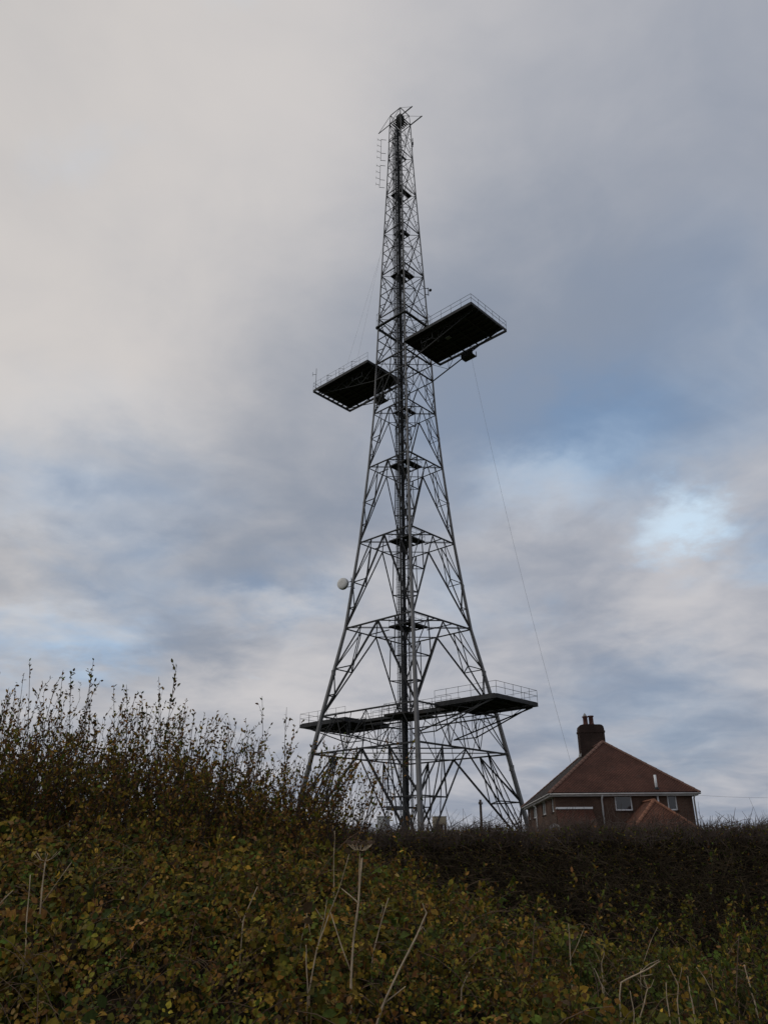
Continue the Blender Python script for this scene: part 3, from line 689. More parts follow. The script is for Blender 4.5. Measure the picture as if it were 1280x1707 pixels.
# lean-to against the left of the front wall
lt = empty('lean_to', (0,0,0)); lt.parent = house
lz = 2.30+E0
slope('roof_slope', [(.32, -1.9, lz-1.75), (2.50, -1.9, lz-1.75), (2.46, OV-.004, lz), (.34, OV-.004, lz)], 'tile_red', lt)
MB().box((.40, -1.6, 0), (2.40, OV-.008, lz-1.62)).build('wall', 'brick_brown', lt)
for x in (.40, 2.40): MB().add([(x, -1.6, lz-1.62), (x, OV-.008, lz-1.62), (x, OV-.008, lz-.12)], [(0,1,2)]).build('cheek', 'brick_brown', lt)
MB().box((.34, OV-.09, lz), (2.48, OV-.01, lz+.11)).build('flashing', 'upvc_white', lt)
# two-part satellite dish on the left wall
sdish = empty('satellite_dish', at(924, 1384, 47.2), 0, 'grey satellite dish low at the near corner of the brick house', 'dish')
MB().lathe([(0, -.10), (.14, -.085), (.26, -.04), (.35, .03), (.36, .04), (.34, .03), (.22, -.04), (0, -.085)], (0,0,0), (-.35, -.9, .35), 20).build('reflector', 'gutter_grey', sdish, True)
MB().beam((0, .02, -.05), (.25, .75, -.1), .05).beam((0, -.1, -.3), (-.15, -.45, .0), .03).build('arm', 'cable_black', sdish); MB().box((-.2, -.52, -.03), (-.1, -.42, .06)).build('receiver', 'cable_black', sdish)

# ------------------------------------------------------------------ pole, cabinets, wire
pb = at(802.5, 1378, 70); pt = at(802, 1333, 70)
pole = empty('utility_pole', (pb.x, 70, ground_z(pb.x, 70)), 0, 'dark wooden pole standing between the tower and the house', 'pole')
MB().tube([(0,0,-.3), (0,0,pt.z-pole.location.z)], [.14, .10], 10).build('shaft', 'wood_pole', pole, True)
MB().beam((-.18,-.12,pt.z-pole.location.z-.35), (.18,-.12,pt.z-pole.location.z-.35), .07).build('crossarm', 'wood_pole', pole)
for x in (-.15, .15): MB().lathe([(.03, 0), (.05, .04), (.03, .08), (.045, .12), (0, .15)], (x, -.12, pt.z-pole.location.z-.31), (0,0,1), 8).build('insulator', 'pipe_grey', pole, True)
cb = at(639, 1385, 74); ct = at(638, 1360.5, 74); zc = ground_z(0, 74)
cab = empty('equipment_cabinet', (cb.x, 74, zc), math.radians(-38), 'pale grey equipment cabinet at the tower foot on its left', 'cabinet'); hh = ct.z-zc
MB().box((-.45, -.36, .1), (.45, .36, hh-.08)).build('body', 'cabinet_grey', cab); MB().box((-.5, -.41, hh-.08), (.5, .41, hh)).build('lid', 'cabinet_grey', cab); MB().box((-.5,-.4,-.3), (.5,.4,.1)).build('plinth', 'concrete', cab)
MB().box((-.40, -.372, .25), (.40, -.362, hh-.2)).build('door', 'cabinet_grey', cab)
tk = at(732, 1361, 80); zc = ground_z(0, 80)
tank = empty('raised_tank', (tk.x, 80, zc), math.radians(4), 'cream box tank raised on a stand right of the front tower leg', 'tank'); hh = tk.z-zc
MB().box((-.62, -.5, hh-.72), (.62, .5, hh-.04)).build('body', 'tank_cream', tank); MB().box((-.66, -.54, hh-.04), (.66, .54, hh)).build('lid', 'tank_cream', tank)
for x in (-.55, .55):
    for y in (-.42, .42): MB().box((x-.06, y-.06, -.2), (x+.06, y+.06, hh-.72)).build('leg', 'tank_cream', tank)
MB().box((-.38, -.35, -.2), (.32, .35, hh-.73)).build('cupboard', 'wood_pole', tank)
p0, p1 = Vector((17.4, 48.5, 4.75)), at(1420, 1322, 60)
cable('overhead_wire', [p0.lerp(p1, t)-Vector((0,0,1.1*t*(1-t))) for t in np.linspace(0, 1, 10)], .006, 'faint overhead wire leaving the house eave to the right', 'wire', m='pipe_grey')

# ------------------------------------------------------------------ vegetation generators
def np_mesh(name, V, faces_flat, loop_tot, m, col=None, parent=None, smooth=False):
    me = bpy.data.meshes.new(name); nV = len(V); nF = len(loop_tot)
    me.vertices.add(nV); me.vertices.foreach_set('co', V.astype(np.float32).ravel())
    me.loops.add(len(faces_flat)); me.loops.foreach_set('vertex_index', faces_flat.astype(np.int32))
    me.polygons.add(nF); st = np.concatenate([[0], np.cumsum(loop_tot)[:-1]]).astype(np.int32); me.polygons.foreach_set('loop_start', st)
    me.update(calc_edges=True); me.validate()
    if col is not None:
        at_ = me.color_attributes.new('col', 'FLOAT_COLOR', 'POINT'); c4 = np.concatenate([col, np.ones((nV, 1))], 1).astype(np.float32); at_.data.foreach_set('color', c4.ravel())
    me.materials.append(MATS[m])
    if smooth: me.shade_smooth()
    return link(bpy.data.objects.new(name, me), parent)
def unit(a): return a/np.maximum(np.linalg.norm(a, axis=-1, keepdims=True), 1e-9)
LTB = np.array([(0,0,0), (-.5,.38,.10), (-.36,.72,.07), (0,1,-.08), (.36,.72,.07), (.5,.38,.10), (0,.5,0)])     # a folded leaf
LTBF = np.array([(0,6,1), (1,6,2), (2,6,3), (3,6,4), (4,6,5), (5,6,0)])
LS = np.array([(0,0,0), (-.47,.32,.06), (-.36,.70,.05), (0,1,-.06), (.36,.70,.05), (.47,.32,.06)]); LSF = np.array([(0,2,1), (0,3,2), (0,4,3), (0,5,4)])
def leaves(name, pos, ax, nrm, L, Wd, col, parent=None, m='leaf', small=True):
    LT, LTF = (LS, LSF) if small else (LTB, LTBF)
    ax = unit(ax); x = unit(np.cross(ax, nrm)); n = np.cross(x, ax); N_ = len(pos)
    T = LT[None]*np.ones((N_, 1, 1)); curl = rng.uniform(-.25, .35, N_)
    V = pos[:, None]+x[:, None]*(T[..., 0]*Wd[:, None])[..., None]+ax[:, None]*(T[..., 1]*L[:, None])[..., None]+n[:, None]*((T[..., 2]-curl[:, None]*T[..., 1]**2)*L[:, None])[..., None]
    nv, nf = len(LT), len(LTF); Fx = (LTF[None]+(np.arange(N_)*nv)[:, None, None]).ravel()
    return np_mesh(name, V.reshape(-1, 3), Fx, np.full(N_*nf, 3), m, np.repeat(col, nv, axis=0), parent)
def tubes(name, P0, r, m, sides=3, parent=None):
    """P0: (N,K,3) polylines, r: (N,K) radii"""
    N_, K_, _ = P0.shape
    d = np.empty_like(P0); d[:, 1:-1] = P0[:, 2:]-P0[:, :-2]; d[:, 0] = P0[:, 1]-P0[:, 0]; d[:, -1] = P0[:, -1]-P0[:, -2]; d = unit(d)
    ref = np.where(np.abs(d[..., 2:3]) < .9, np.array([0, 0, 1.0]), np.array([1.0, 0, 0])); x = unit(np.cross(d, ref)); y = np.cross(d, x)
    a = np.arange(sides)*2*math.pi/sides
    V = P0[:, :, None]+(x[:, :, None]*np.cos(a)[None, None, :, None]+y[:, :, None]*np.sin(a)[None, None, :, None])*r[:, :, None, None]
    base = (np.arange(N_)*K_*sides)[:, None, None]; k = (np.arange(K_-1)*sides)[None, :, None]; s = np.arange(sides)[None, None, :]; s2 = (s+1) % sides
    Fx = np.stack([base+k+s, base+k+s2, base+k+sides+s2, base+k+sides+s], -1)
    return np_mesh(name, V.reshape(-1, 3), Fx.ravel(), np.full(N_*(K_-1)*sides, 4), m, None, parent, True)
PAL = np.array([(.085, .082, .014), (.135, .110, .016), (.215, .140, .022), (.200, .105, .026), (.130, .066, .024), (.060, .036, .018), (.045, .058, .014), (.25, .165, .060), (.075, .105, .018)])
def pick(n, w):
    w = np.array(w, float); c = PAL[rng.choice(len(PAL), n, p=w/w.sum())]
    return c*np.exp(rng.normal(.28, .38, (n, 1)))*rng.uniform(.92, 1.08, (n, 3))
def vnoise(x, y, sc, seed=0):
    """cheap smooth noise"""
    r = np.random.default_rng(seed); out = 0; amp = 1
    for o in range(3):
        for k in range(3):
            a, b, c = r.uniform(-1, 1, 3); l = math.hypot(a, b)
            out = out+amp*np.sin((a*x+b*y)/l*sc*(2**o)*6.28+c*9)*.33
        amp *= .5
    return out

# ------------------------------------------------------------------ trimmed hedge
HT = 1.885
hedge = empty('hedge', (2, 9.2, 0), None, 'long dark trimmed hedge in front of the tower and house', 'hedge')
def htop(x): return HT+.04*vnoise(x, 0*x, .45, 3)+.025*np.sin(x*5.1)*np.sin(x*2.3+1)
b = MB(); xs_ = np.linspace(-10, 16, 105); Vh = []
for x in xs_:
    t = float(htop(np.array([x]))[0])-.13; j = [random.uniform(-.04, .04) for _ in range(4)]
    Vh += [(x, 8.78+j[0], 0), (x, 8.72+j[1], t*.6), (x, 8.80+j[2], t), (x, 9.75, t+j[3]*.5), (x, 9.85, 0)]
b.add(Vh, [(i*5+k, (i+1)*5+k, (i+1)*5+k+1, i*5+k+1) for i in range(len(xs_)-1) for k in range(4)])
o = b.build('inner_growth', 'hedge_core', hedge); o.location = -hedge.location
n = 42000; 
x = np.where(rng.random(n) < .8, rng.uniform(-2.6, 5.6, n), rng.uniform(-10, 16, n)); top = rng.random(n) < .42
tt = htop(x); y = np.where(top, rng.uniform(8.55, 9.9, n), 8.72-rng.random(n)**1.5*.16); z = np.where(top, tt-.17+rng.uniform(-.05, .03, n), rng.uniform(.05, 1, n)*tt)
p = np.stack([x, y, z], 1)
d = np.where(top[:, None], np.stack([rng.normal(0, .40, n), rng.normal(-.05, .35, n), np.ones(n)], 1), np.stack([rng.normal(0, .9, n), -rng.uniform(.1, .9, n), rng.normal(.35, .6, n)], 1)); d = unit(d)
L = np.where(top, rng.uniform(.08, .20, n), rng.uniform(.08, .26, n)); L *= np.where(rng.random(n) < .016, rng.uniform(1.3, 2.2, n), 1.0)
bend = rng.normal(0, .25, (n, 3)); PL = np.stack([p, p+d*L[:, None]*.5+bend*L[:, None]*.15, p+(d+bend*.5)*L[:, None]], 1)
rr = rng.uniform(.0014, .0032, n)[:, None]*np.array([1.2, 1, .5])
new = top | (z > tt*.90)
for sel, mm in ((new, 'hedge_twig'), (~new, 'hedge_old_twig')):
    o = tubes('twig', PL[sel], rr[sel], mm, 3, hedge); o.location = -hedge.location; tag(o, kind='stuff')
n = 34000
x = np.where(rng.random(n) < .8, rng.uniform(-2.6, 5.6, n), rng.uniform(-10, 16, n)); tt = htop(x); top = rng.random(n) < .36
y = np.where(top, rng.uniform(8.55, 9.9, n), 8.70-rng.random(n)*.18); z = np.where(top, tt-.10+rng.uniform(-.08, .06, n), rng.uniform(.05, .98, n)*tt)
o = leaves('leaf', np.stack([x, y, z], 1), rng.normal(0, 1, (n, 3)), rng.normal(0, 1, (n, 3))+[0, -.5, .6], rng.uniform(.014, .032, n), rng.uniform(.010, .020, n), pick(n, (4, 2.5, .8, .5, 1.5, 5, 5, .1, .8))*1.25, hedge); o.location = -hedge.location; tag(o, kind='stuff')

# ------------------------------------------------------------------ bramble bank in front
def tall(x): return np.interp(x, [-4, -2, -1, -.2, .3, .84, 1.55, 2.6, 4], [1.70, 1.70, 1.66, 1.48, 1.26, 1.05, .87, .71, .62])
def bank(x, y):
    T = tall(x*5.6/np.maximum(y, 3.0)); f = np.clip((y-3.7)/2.3, 0, 1); f = f*f*(3-2*f)*.55+f*.45
    base = np.interp(x, [-4, .6, 1.5, 4], [.78, .76, .60, .48])
    return base+(T-base)*f+.10*vnoise(x, y, .55, 5)+.065*vnoise(x, y, 1.7, 6)+.03*vnoise(x, y, 4.0, 8)
gx = np.linspace(-5.5, 5.5, 90); gy = np.linspace(3.2, 8.4, 50)
X, Y = np.meshgrid(gx, gy); Zb = bank(X, Y)-.26; Zb = np.where(Y > 6.6, Zb-(Y-6.6)*.55, Zb); Zb[0] = -.1; Zb[-1] = .0
Vb = np.stack([X, Y, Zb], -1).reshape(-1, 3); nX = len(gx)
ii, jj = np.meshgrid(np.arange(nX-1), np.arange(len(gy)-1)); q = (jj*nX+ii).ravel()
np_b = np_mesh('earth_bank', Vb, np.stack([q, q+1, q+nX+1, q+nX], 1).ravel(), np.full(len(q), 4), 'litter', None, None, True); tag(np_b, kind='structure')
br_ = []
# trifoliate bramble leaves
n = 48000
x = rng.uniform(-4.2, 3.9, n); y = 3.5+rng.random(n)**.9*3.5
keep = (rng.random(n) < np.interp(x, [-4.2, .7, 1.3, 3.9], [1, 1, .75, .6])) & ((x < .5) | (vnoise(x, y, 1.3, 21) > np.interp(x, [.2, 1.0, 4], [-1.2, -.10, .02]))); keep &= (vnoise(x, y, 1.5, 44) > -.52) | (rng.random(n) < .22)
x, y = x[keep], y[keep]; n = len(x)
dep = rng.random(n)**1.3*.36-np.where(rng.random(n) < .07, rng.random(n)*.14, 0); z = bank(x, y)-dep+.05
clump = vnoise(x, y, .8, 9)
stem = unit(np.stack([rng.normal(0, .7, n), rng.normal(-.55, .6, n), rng.normal(.15, .45, n)], 1))
nr = unit(np.stack([rng.normal(0, .45, n), rng.normal(-.7, .4, n), rng.uniform(.3, 1.1, n)], 1))
base = np.stack([x, y, z], 1); side = unit(np.cross(stem, nr)); sz = (np.exp(rng.normal(math.log(.0285), .28, n))*np.interp(vnoise(x, y, .9, 31), [-.7, .7], [.68, 1.5])).clip(.013, .075)
c0_ = np.where((clump > .15)[:, None], pick(n, (3.5, 5.5, 4.5, 2.4, 1.6, 1.1, 2.5, .8, 1.5)), pick(n, (4, 4, 2.2, 2.2, 2.2, 1.8, 4, .4, 2))*1.1)
green = (rng.random(n) < np.interp(x, [-3, .6, 1.4, 3.5], [.06, .08, .55, .7]))[:, None]; c0_ = np.where(green, pick(n, (3, 1, .3, .2, .3, .5, 4, .1, 4))*1.0, c0_)
pos = np.concatenate([base, base+side*sz[:, None]*.25-stem*sz[:, None]*.35, base-side*sz[:, None]*.25-stem*sz[:, None]*.5]); axs = np.concatenate([stem, unit(stem*.35+side), unit(stem*.35-side)])
nn = np.concatenate([nr+rng.normal(0, .15, (n, 3)) for _ in range(3)]); Ls = np.concatenate([sz*1.1, sz*.85, sz*.85])*rng.uniform(.85, 1.15, 3*n)
cc_ = np.concatenate([c0_*rng.uniform(.85, 1.15, (n, 1)) for _ in range(3)])
bram = leaves('bramble_bank', pos, axs, nn, Ls, Ls*rng.uniform(.62, .85, 3*n), cc_, small=False); tag(bram, 'mass of autumn bramble leaves, olive, ochre and brown, in the foreground', 'brambles', kind='stuff')
# arching canes among the leaves
n = 1500; x = rng.uniform(-4, 3.8, n); y = rng.uniform(3.7, 6.8, n); z = bank(x, y)-.14
an = rng.uniform(0, 6.28, n); Lc_ = rng.uniform(.25, .8, n); t = np.linspace(0, 1, 6)
PL = np.stack([x[:, None]+np.cos(an)[:, None]*t*Lc_[:, None]*.7, y[:, None]+np.sin(an)[:, None]*t*Lc_[:, None]*.35, z[:, None]+Lc_[:, None]*(t*rng.uniform(.45, 1.15, (n, 1))-.55*t*t)], -1)
tag(tubes('bramble_cane', PL, rng.uniform(.0014, .0032, n)[:, None]*np.linspace(1, .5, 6), 'cane', 4), 'thin arching brown canes among the bramble leaves', 'canes', kind='stuff')

# ------------------------------------------------------------------ scrub: leafy shoots on the left
def shoot_set(n, xs_, ys_, tops, lean, rad):
    """polylines for upright shoots"""
    K_ = 9; t = np.linspace(0, 1, K_); b0 = np.stack([xs_, ys_, np.full(n, .3)], 1)
    H = tops-.3; wob = rng.normal(0, .045, (n, K_, 2)); wob = np.cumsum(wob, 1)*.55*H[:, None, None]/2
    P_ = np.empty((n, K_, 3)); P_[..., 0] = b0[:, 0:1]+lean[:, 0:1]*H[:, None]*t**1.3+wob[..., 0]; P_[..., 1] = b0[:, 1:2]+lean[:, 1:2]*H[:, None]*t**1.3+wob[..., 1]; P_[..., 2] = .3+H[:, None]*t
    return P_, rad[:, None]*(1.05-.85*t)
def along(P_, u):
    """points and tangents at parameter u (N,M) on polylines (N,K,3)"""
    K_ = P_.shape[1]; f = np.clip(u, 0, .9999)*(K_-1); i = f.astype(int); w = (f-i)[..., None]; r = np.arange(len(P_))[:, None]
    a, b = P_[r, i], P_[r, i+1]; return a*(1-w)+b*w, unit(b-a)
def crown(P_, ntw, nlv, u0, tl_, ls, wts, dark=1.0, lead=2):
    """side twigs and leaves for shoots"""
    n = len(P_); u = u0+(1-u0)*rng.random((n, ntw)); p, d = along(P_, u); an = rng.uniform(0, 6.28, (n, ntw))
    out = np.stack([np.cos(an), np.sin(an)*.8, np.zeros_like(an)], -1); dr = unit(out*.62+d*.9+rng.normal(0, .15, out.shape)); Lt = tl_*rng.uniform(.35, 1, (n, ntw))*(1.15-u*.75)
    s = np.linspace(0, 1, 4); T = p[:, :, None]+dr[:, :, None]*(Lt[..., None, None]*s[:, None])+np.array([0, 0, 1.0])*(Lt[..., None, None]*.22*(s**2)[:, None]); T = T.reshape(-1, 4, 3)
    # leaves on twigs and on the leader
    m1 = nlv; uu = .12+.88*rng.random((len(T), m1)); uu[:, 0] = .99; a, ad = along(T, uu)
    m2 = ntw*lead; u2 = u0+(1-u0)*rng.random((n, m2)); u2[:, :3] = rng.uniform(.93, .999, (n, 3)); b, bd = along(P_, u2)
    pos = np.concatenate([a.reshape(-1, 3), b.reshape(-1, 3)]); dd = np.concatenate([ad.reshape(-1, 3), bd.reshape(-1, 3)]); k = len(pos)
    axl = unit(dd*.8+rng.normal(0, .62, (k, 3))); nr = unit(rng.normal(0, .7, (k, 3))+[0, -.3, .6]); L_ = ls*rng.uniform(.6, 1.2, k)
    return T, (pos, axl, nr, L_, L_*rng.uniform(.45, .68, k), pick(k, wts)*dark)
n = 600
xs_ = rng.uniform(-5.2, -.50, n); ys_ = rng.uniform(6.3, 8.1, n)
tip = np.interp(xs_*7/ys_, [-5, -3.4, -2.6, -1.9, -1.2, -.85, -.5, -.2, 0.1], [2.78, 2.86, 2.78, 2.66, 2.46, 2.36, 2.28, 2.12, 1.85])*(1+(ys_-7)*.03)
tops = tip+.10-rng.random(n)**1.6*np.interp(xs_, [-3, 0], [.85, .6]); tops = np.maximum(tops, 1.35)
nu = 760; xu = rng.uniform(-5.2, -.62, nu); yu = rng.uniform(6.2, 8.2, nu)
tu = np.interp(xu*7/yu, [-5, -3.4, -1.9, -.85, -.2], [2.62, 2.62, 2.42, 2.10, 1.8])*(1+(yu-7)*.03); tu = 1.35+(tu-1.35)*(1-rng.random(nu)**1.1*.85)
xs_ = np.concatenate([xs_, xu]); ys_ = np.concatenate([ys_, yu]); tops = np.concatenate([tops, tu]); n = n+nu
lean = np.stack([rng.normal(.05, .14, n)+np.interp(xs_, [-1.5, 0], [0, .10]), rng.normal(0, .09, n)], 1)
SP, SR = shoot_set(n, xs_, ys_, tops, lean, rng.uniform(.004, .0085, n))
T, LV_ = crown(SP, 9, 5, .30, .34, .031, (2.4, 2.6, 1.6, 2.4, 4.2, 3.6, 1.4, .2, .3))
thick = empty('scrub_thicket', (-2.5, 7.2, .3), None, 'tall leafy autumn scrub of upright shoots at the left', 'scrub'); 
nb_ = 760; xb_ = rng.uniform(-5.0, -.72, nb_); yb_ = rng.uniform(5.9, 7.9, nb_)
ob = np.interp(xb_*7/yb_, [-5, -3.4, -2.6, -1.9, -1.4, -.85, -.45], [2.62, 2.60, 2.55, 2.40, 2.22, 2.02, 1.84]); ob = ob*(1+(yb_-7)*.03)
ob = 1.5+(ob-1.5)*(.25+.75*rng.random(nb_)**.7)+rng.normal(0, .04, nb_)
SPb, SRb = shoot_set(nb_, xb_, yb_, ob, np.stack([rng.normal(.03, .10, nb_), rng.normal(0, .08, nb_)], 1), rng.uniform(.003, .006, nb_))
Tb, LVb = crown(SPb, 12, 8, .42, .30, .036, (3, 3.4, 2.2, 2.6, 3.6, 2.6, 2.4, .3, .5))
SP, SR, T = np.concatenate([SP, SPb]), np.concatenate([SR, SRb]), np.concatenate([T, Tb]); LV_ = [np.concatenate([a_, b_2]) for a_, b_2 in zip(LV_, LVb)]
for o in (tubes('stem', SP, SR, 'twig', 4, thick), tubes('twig', T, np.full((len(T), 1), 1.0)*rng.uniform(.0013, .0024, (len(T), 1))*np.array([1.2, 1, .8, .5]), 'twig', 3, thick), leaves('leaf', *LV_, parent=thick)):
    o.location = -thick.location; tag(o, kind='stuff')
n = 520; xs_ = rng.uniform(-4.2, .9, n); ys_ = rng.uniform(4.2, 6.8, n); tops = bank(xs_, ys_)+rng.uniform(.0, .26, n)
SP, SR = shoot_set(n, xs_, ys_, tops, np.stack([rng.normal(0, .12, n), rng.normal(-.05, .1, n)], 1), rng.uniform(.002, .004, n))
T, LV_ = crown(SP, 5, 4, .62, .16, .036, (3, 4, 3, 3, 3, 1.5, 2, .6, .6))
lows = empty('bank_shoots', (-1.5, 5.5, .3), None, 'low leafy shoots poking up through the bramble bank', 'shoots')
for o in (tubes('stem', SP, SR, 'twig', 4, lows), tubes('twig', T, rng.uniform(.001, .0018, (len(T), 1))*np.array([1.2, 1, .8, .5]), 'twig', 3, lows), leaves('leaf', *LV_, parent=lows)):
    o.location = -lows.location; tag(o, kind='stuff')
# bare-ish suckers at the right end of the scrub, in front of the tower's left leg
n = 46; xs_ = rng.uniform(-1.10, -.30, n); ys_ = rng.uniform(6.6, 7.6, n)
tip = np.interp(xs_, [-1, -.6, -.35, -.2], [2.40, 2.40, 2.3, 2.1]); tops = tip-rng.random(n)**1.5*.5
SP, SR = shoot_set(n, xs_, ys_, tops, np.stack([rng.normal(.16, .14, n), rng.normal(0, .05, n)], 1), rng.uniform(.003, .006, n))
T, LV_ = crown(SP, 7, 2, .35, .34, .034, (2, 2.5, 1.5, 2, 3, 2.6, 1.5, .3, .3))
sk = empty('sucker_growth', (-.5, 7.1, .3), None, 'thin nearly bare suckers at the right end of the scrub, before the left tower leg', 'scrub')
for o in (tubes('stem', SP, SR, 'twig', 4, sk), tubes('twig', T, rng.uniform(.0012, .0021, (len(T), 1))*np.array([1.2, 1, .8, .5]), 'twig', 3, sk), leaves('leaf', *LV_, parent=sk)):
    o.location = -sk.location; tag(o, kind='stuff')
# single shoots that stand clear of the mass
TALL = [(55, 1103, 40, 'tall bare-tipped shoot nearest the left edge of the picture'), (38, 1122, 30, 'leafy shoot just left of the tall bare-tipped one'), (102, 1118, 92, 'leafy upright shoot between the two tallest on the left'), (124, 1120, 118, 'leafy shoot just left of the tallest left-hand shoot'), (152, 1098, 132, 'tallest shoot on the left with a tuft of leaves'),
        (192, 1143, 186, 'short-tipped shoot right of the tallest left-hand shoot'), (211, 1140, 208, 'slender straight shoot with small leaves rising over low cloud'), (243, 1156, 238, 'slender shoot left of the forked pair'), (268, 1127, 272, 'left branch of the forked pair of tall shoots'), (290, 1108, 268, 'tall leaning shoot ending in big drooping leaves'), (303, 1180, 296, 'leafy shoot low beside the leaning tall one'), (340, 1188, 322, 'shoot with sparse leaves midway along the scrub'),
        (437, 1160, 424, 'thin bare shoot with a single leaf at its tip'), (483, 1178, 470, 'leafy shoot just left of the lower left platform'), (578, 1226, 556, 'shoot tipped with bright green leaves in front of the lower left platform'), (388, 1205, 384, 'low bushy shoot left of the bare one-leaf shoot')]
for (px, py, bx, lab) in TALL:
    Y = 7.0+random.uniform(-.4, .4); tp_ = at(px, py, Y); b0 = at(bx, 1400, Y); H = tp_.z-.3
    K_ = 10; t = np.linspace(0, 1, K_); pts = np.stack([b0.x+(tp_.x-b0.x)*t**1.6+np.sin(t*6+px)*.035*t, np.full(K_, Y)+np.sin(t*5+py)*.03, .3+H*t], -1)[None]
    o = empty('shrub_shoot', (b0.x, Y, .3), None, lab, 'shoot', 'shoots standing above the scrub')
    st_ = tubes('stem', pts, (.0065*(1.05-.8*t))[None], 'twig', 5, o); st_.location = -o.location
    sparse = 'bare' in lab
    T, LV_ = crown(pts, 5 if sparse else 8, 2 if sparse else 4, .48, .22, .034 if 'big' not in lab else .048, (2.5, 2, .8, 1, 2.5, 3, 3.5, .1, .6) if 'bright' not in lab else (0, 0, 0, 0, 0, 0, 1, 0, 8), lead=2 if sparse else 5)
    a = tubes('twig', T, rng.uniform(.0012, .002, (len(T), 1))*np.array([1.2, 1, .8, .5]), 'twig', 3, o); a.location = -o.location; tag(a, kind='stuff')
    a = leaves('leaf', *LV_, parent=o); a.location = -o.location; tag(a, kind='stuff')

# ------------------------------------------------------------------ dead hogweed and docks
def stalk(name, pts_px, Y, r0, label, branches=(), umbel=None, m='dead_stem', head=None, cat='dead stalk'):
    P_ = [at(px, py, Y) for px, py in pts_px]; r0 = r0*.66
    o = empty(name, (P_[0].x, Y, bank(np.array([P_[0].x]), np.array([Y]))[0]-.15), None, label, cat, 'dead stalks in the foreground')
    Q = [p-o.location for p in P_]
    if P_[0].z > o.location.z: Q = [Vector((Q[0].x+(Q[0].x-Q[1].x)*.2, 0, -.1))]+Q
    # smooth and slightly knotted stem
    n = 14; k = len(Q); pp = []
    for i in range(n+1):
        f = i/n*(k-1); j = min(k-2, int(f)); pp.append(Q[j].lerp(Q[j+1], f-j)+Vector((math.sin(i*.9+P_[0].x*9)*.0016, math.cos(i*1.1)*.002, 0)))
    rad = [r0*(1.05-.45*i/n)*(1.22 if i in (5, 10) else 1) for i in range(n+1)]
    MB().tube(pp, rad, 7).build('stem', m, o, True)
    for b in branches:
        B = [at(px, py, Y+dy)-o.location for px, py, dy in b]; MB().tube(B, [r0*.6]+[r0*.4]*(len(B)-2)+[r0*.28], 6).build('side_stem', m, o, True)
    if umbel:
        c = Q[-1] if len(umbel) < 5 else at(umbel[4], umbel[5], Y)-o.location
        for j in range(umbel[0]):
            a = 2*math.pi*j/umbel[0]+.3; e = c+Vector((math.cos(a)*umbel[1], math.sin(a)*umbel[1], umbel[2]*random.uniform(.75, 1.1)))
            mid = c.lerp(e, .5)+Vector((0, 0, -.012)); MB().tube([c, mid, e], [r0*.35, r0*.28, r0*.2], 5).build('umbel_ray', m, o, True)
            if umbel[3]:
                s = MB()
                for q in range(7):
                    a2 = q*.9+a; f = e+Vector((math.cos(a2)*.014, math.sin(a2)*.014, random.uniform(.004, .018))); s.tube([e, f], r0*.10, 3); s.lathe([(0, -.003), (.005, 0), (0, .003)], f, (random.random(), random.random(), 1), 5)
                s.build('seed_head', 'dead_stem_dark', o)
    return o
stalk('hogweed_stalk', [(583, 1725), (585, 1640), (590, 1560), (597, 1505), (604, 1430)], 4.3, .0095, 'tall straight dead hogweed stalk with a brown withered head', branches=[[(597, 1505, 0), (599, 1450, .02), (600, 1420, .02)], [(597, 1505, 0), (585, 1494, .03), (569, 1481, .05)], [(585, 1620, 0), (570, 1580, .02), (551, 1521, .02)]], umbel=(15, .062, .03, True, 600, 1418))
stalk('hogweed_stalk', [(66, 1530), (70, 1490), (76, 1436)], 4.9, .008, 'dead hogweed stalk at the left with bare umbrella spokes', umbel=(8, .075, .055, False), branches=[[(68, 1510, 0), (100, 1465, .02), (120, 1437, .02)]])
stalk('hogweed_stalk', [(625, 1715), (640, 1672), (668, 1610), (697, 1555), (711, 1522)], 4.2, .0085, 'leaning pale dead stalk right of the tallest one', branches=[[(641, 1672, 0), (660, 1657, .02), (676, 1644, .03)], [(697, 1555, 0), (704, 1545, .0), (711, 1555, .03)], [(711, 1522, 0), (707, 1514, .02), (704, 1506, .02)]])
stalk('dead_stalk', [(514, 1715), (516, 1650), (530, 1575), (548, 1525)], 4.4, .0065, 'forked dead stalk left of the tallest hogweed', m='dead_stem', branches=[[(530, 1575, 0), (541, 1530, .02), (545, 1500, .02)], [(548, 1525, 0), (566, 1480, .03), (582, 1424, .03)], [(541, 1535, 0), (533, 1525, 0), (526, 1514, 0)]])
stalk('dead_stalk', [(513, 1660), (511, 1600), (510, 1575)], 4.35, .005, 'short upright pale stalk in front of the forked one')
stalk('dead_stalk', [(502, 1565), (511, 1535), (513, 1510)], 4.8, .005, 'small pale split stem above the short upright stalk', branches=[[(513, 1530, 0), (518, 1560, .0), (524, 1600, .0)]])
stalk('dead_stalk', [(42, 1595), (45, 1540), (51, 1458)], 4.6, .0055, 'thin straight dead stalk beside the bare umbrella spokes')
stalk('dead_stalk', [(-8, 1515), (8, 1498), (22, 1485)], 4.5, .006, 'pale broken stem poking in at the left edge')
stalk('dead_stalk', [(405, 1538), (415, 1510), (430, 1478)], 4.8, .0055, 'slanting pale stem among the brambles left of centre', branches=[[(404, 1538, 0), (397, 1525, 0), (391, 1513, 0)]])
stalk('dead_stalk', [(232, 1490), (240, 1478), (256, 1460)], 5.1, .005, 'short slanting twig in the upper left brambles', m='dead_stem_dark')
stalk('dead_stalk', [(620, 1600), (634, 1540), (648, 1497)], 4.8, .006, 'brownish stalk between the tallest stalk and the leaning one', m='dead_stem', branches=[[(634, 1530, 0), (638, 1515, 0), (637, 1508, 0)]])
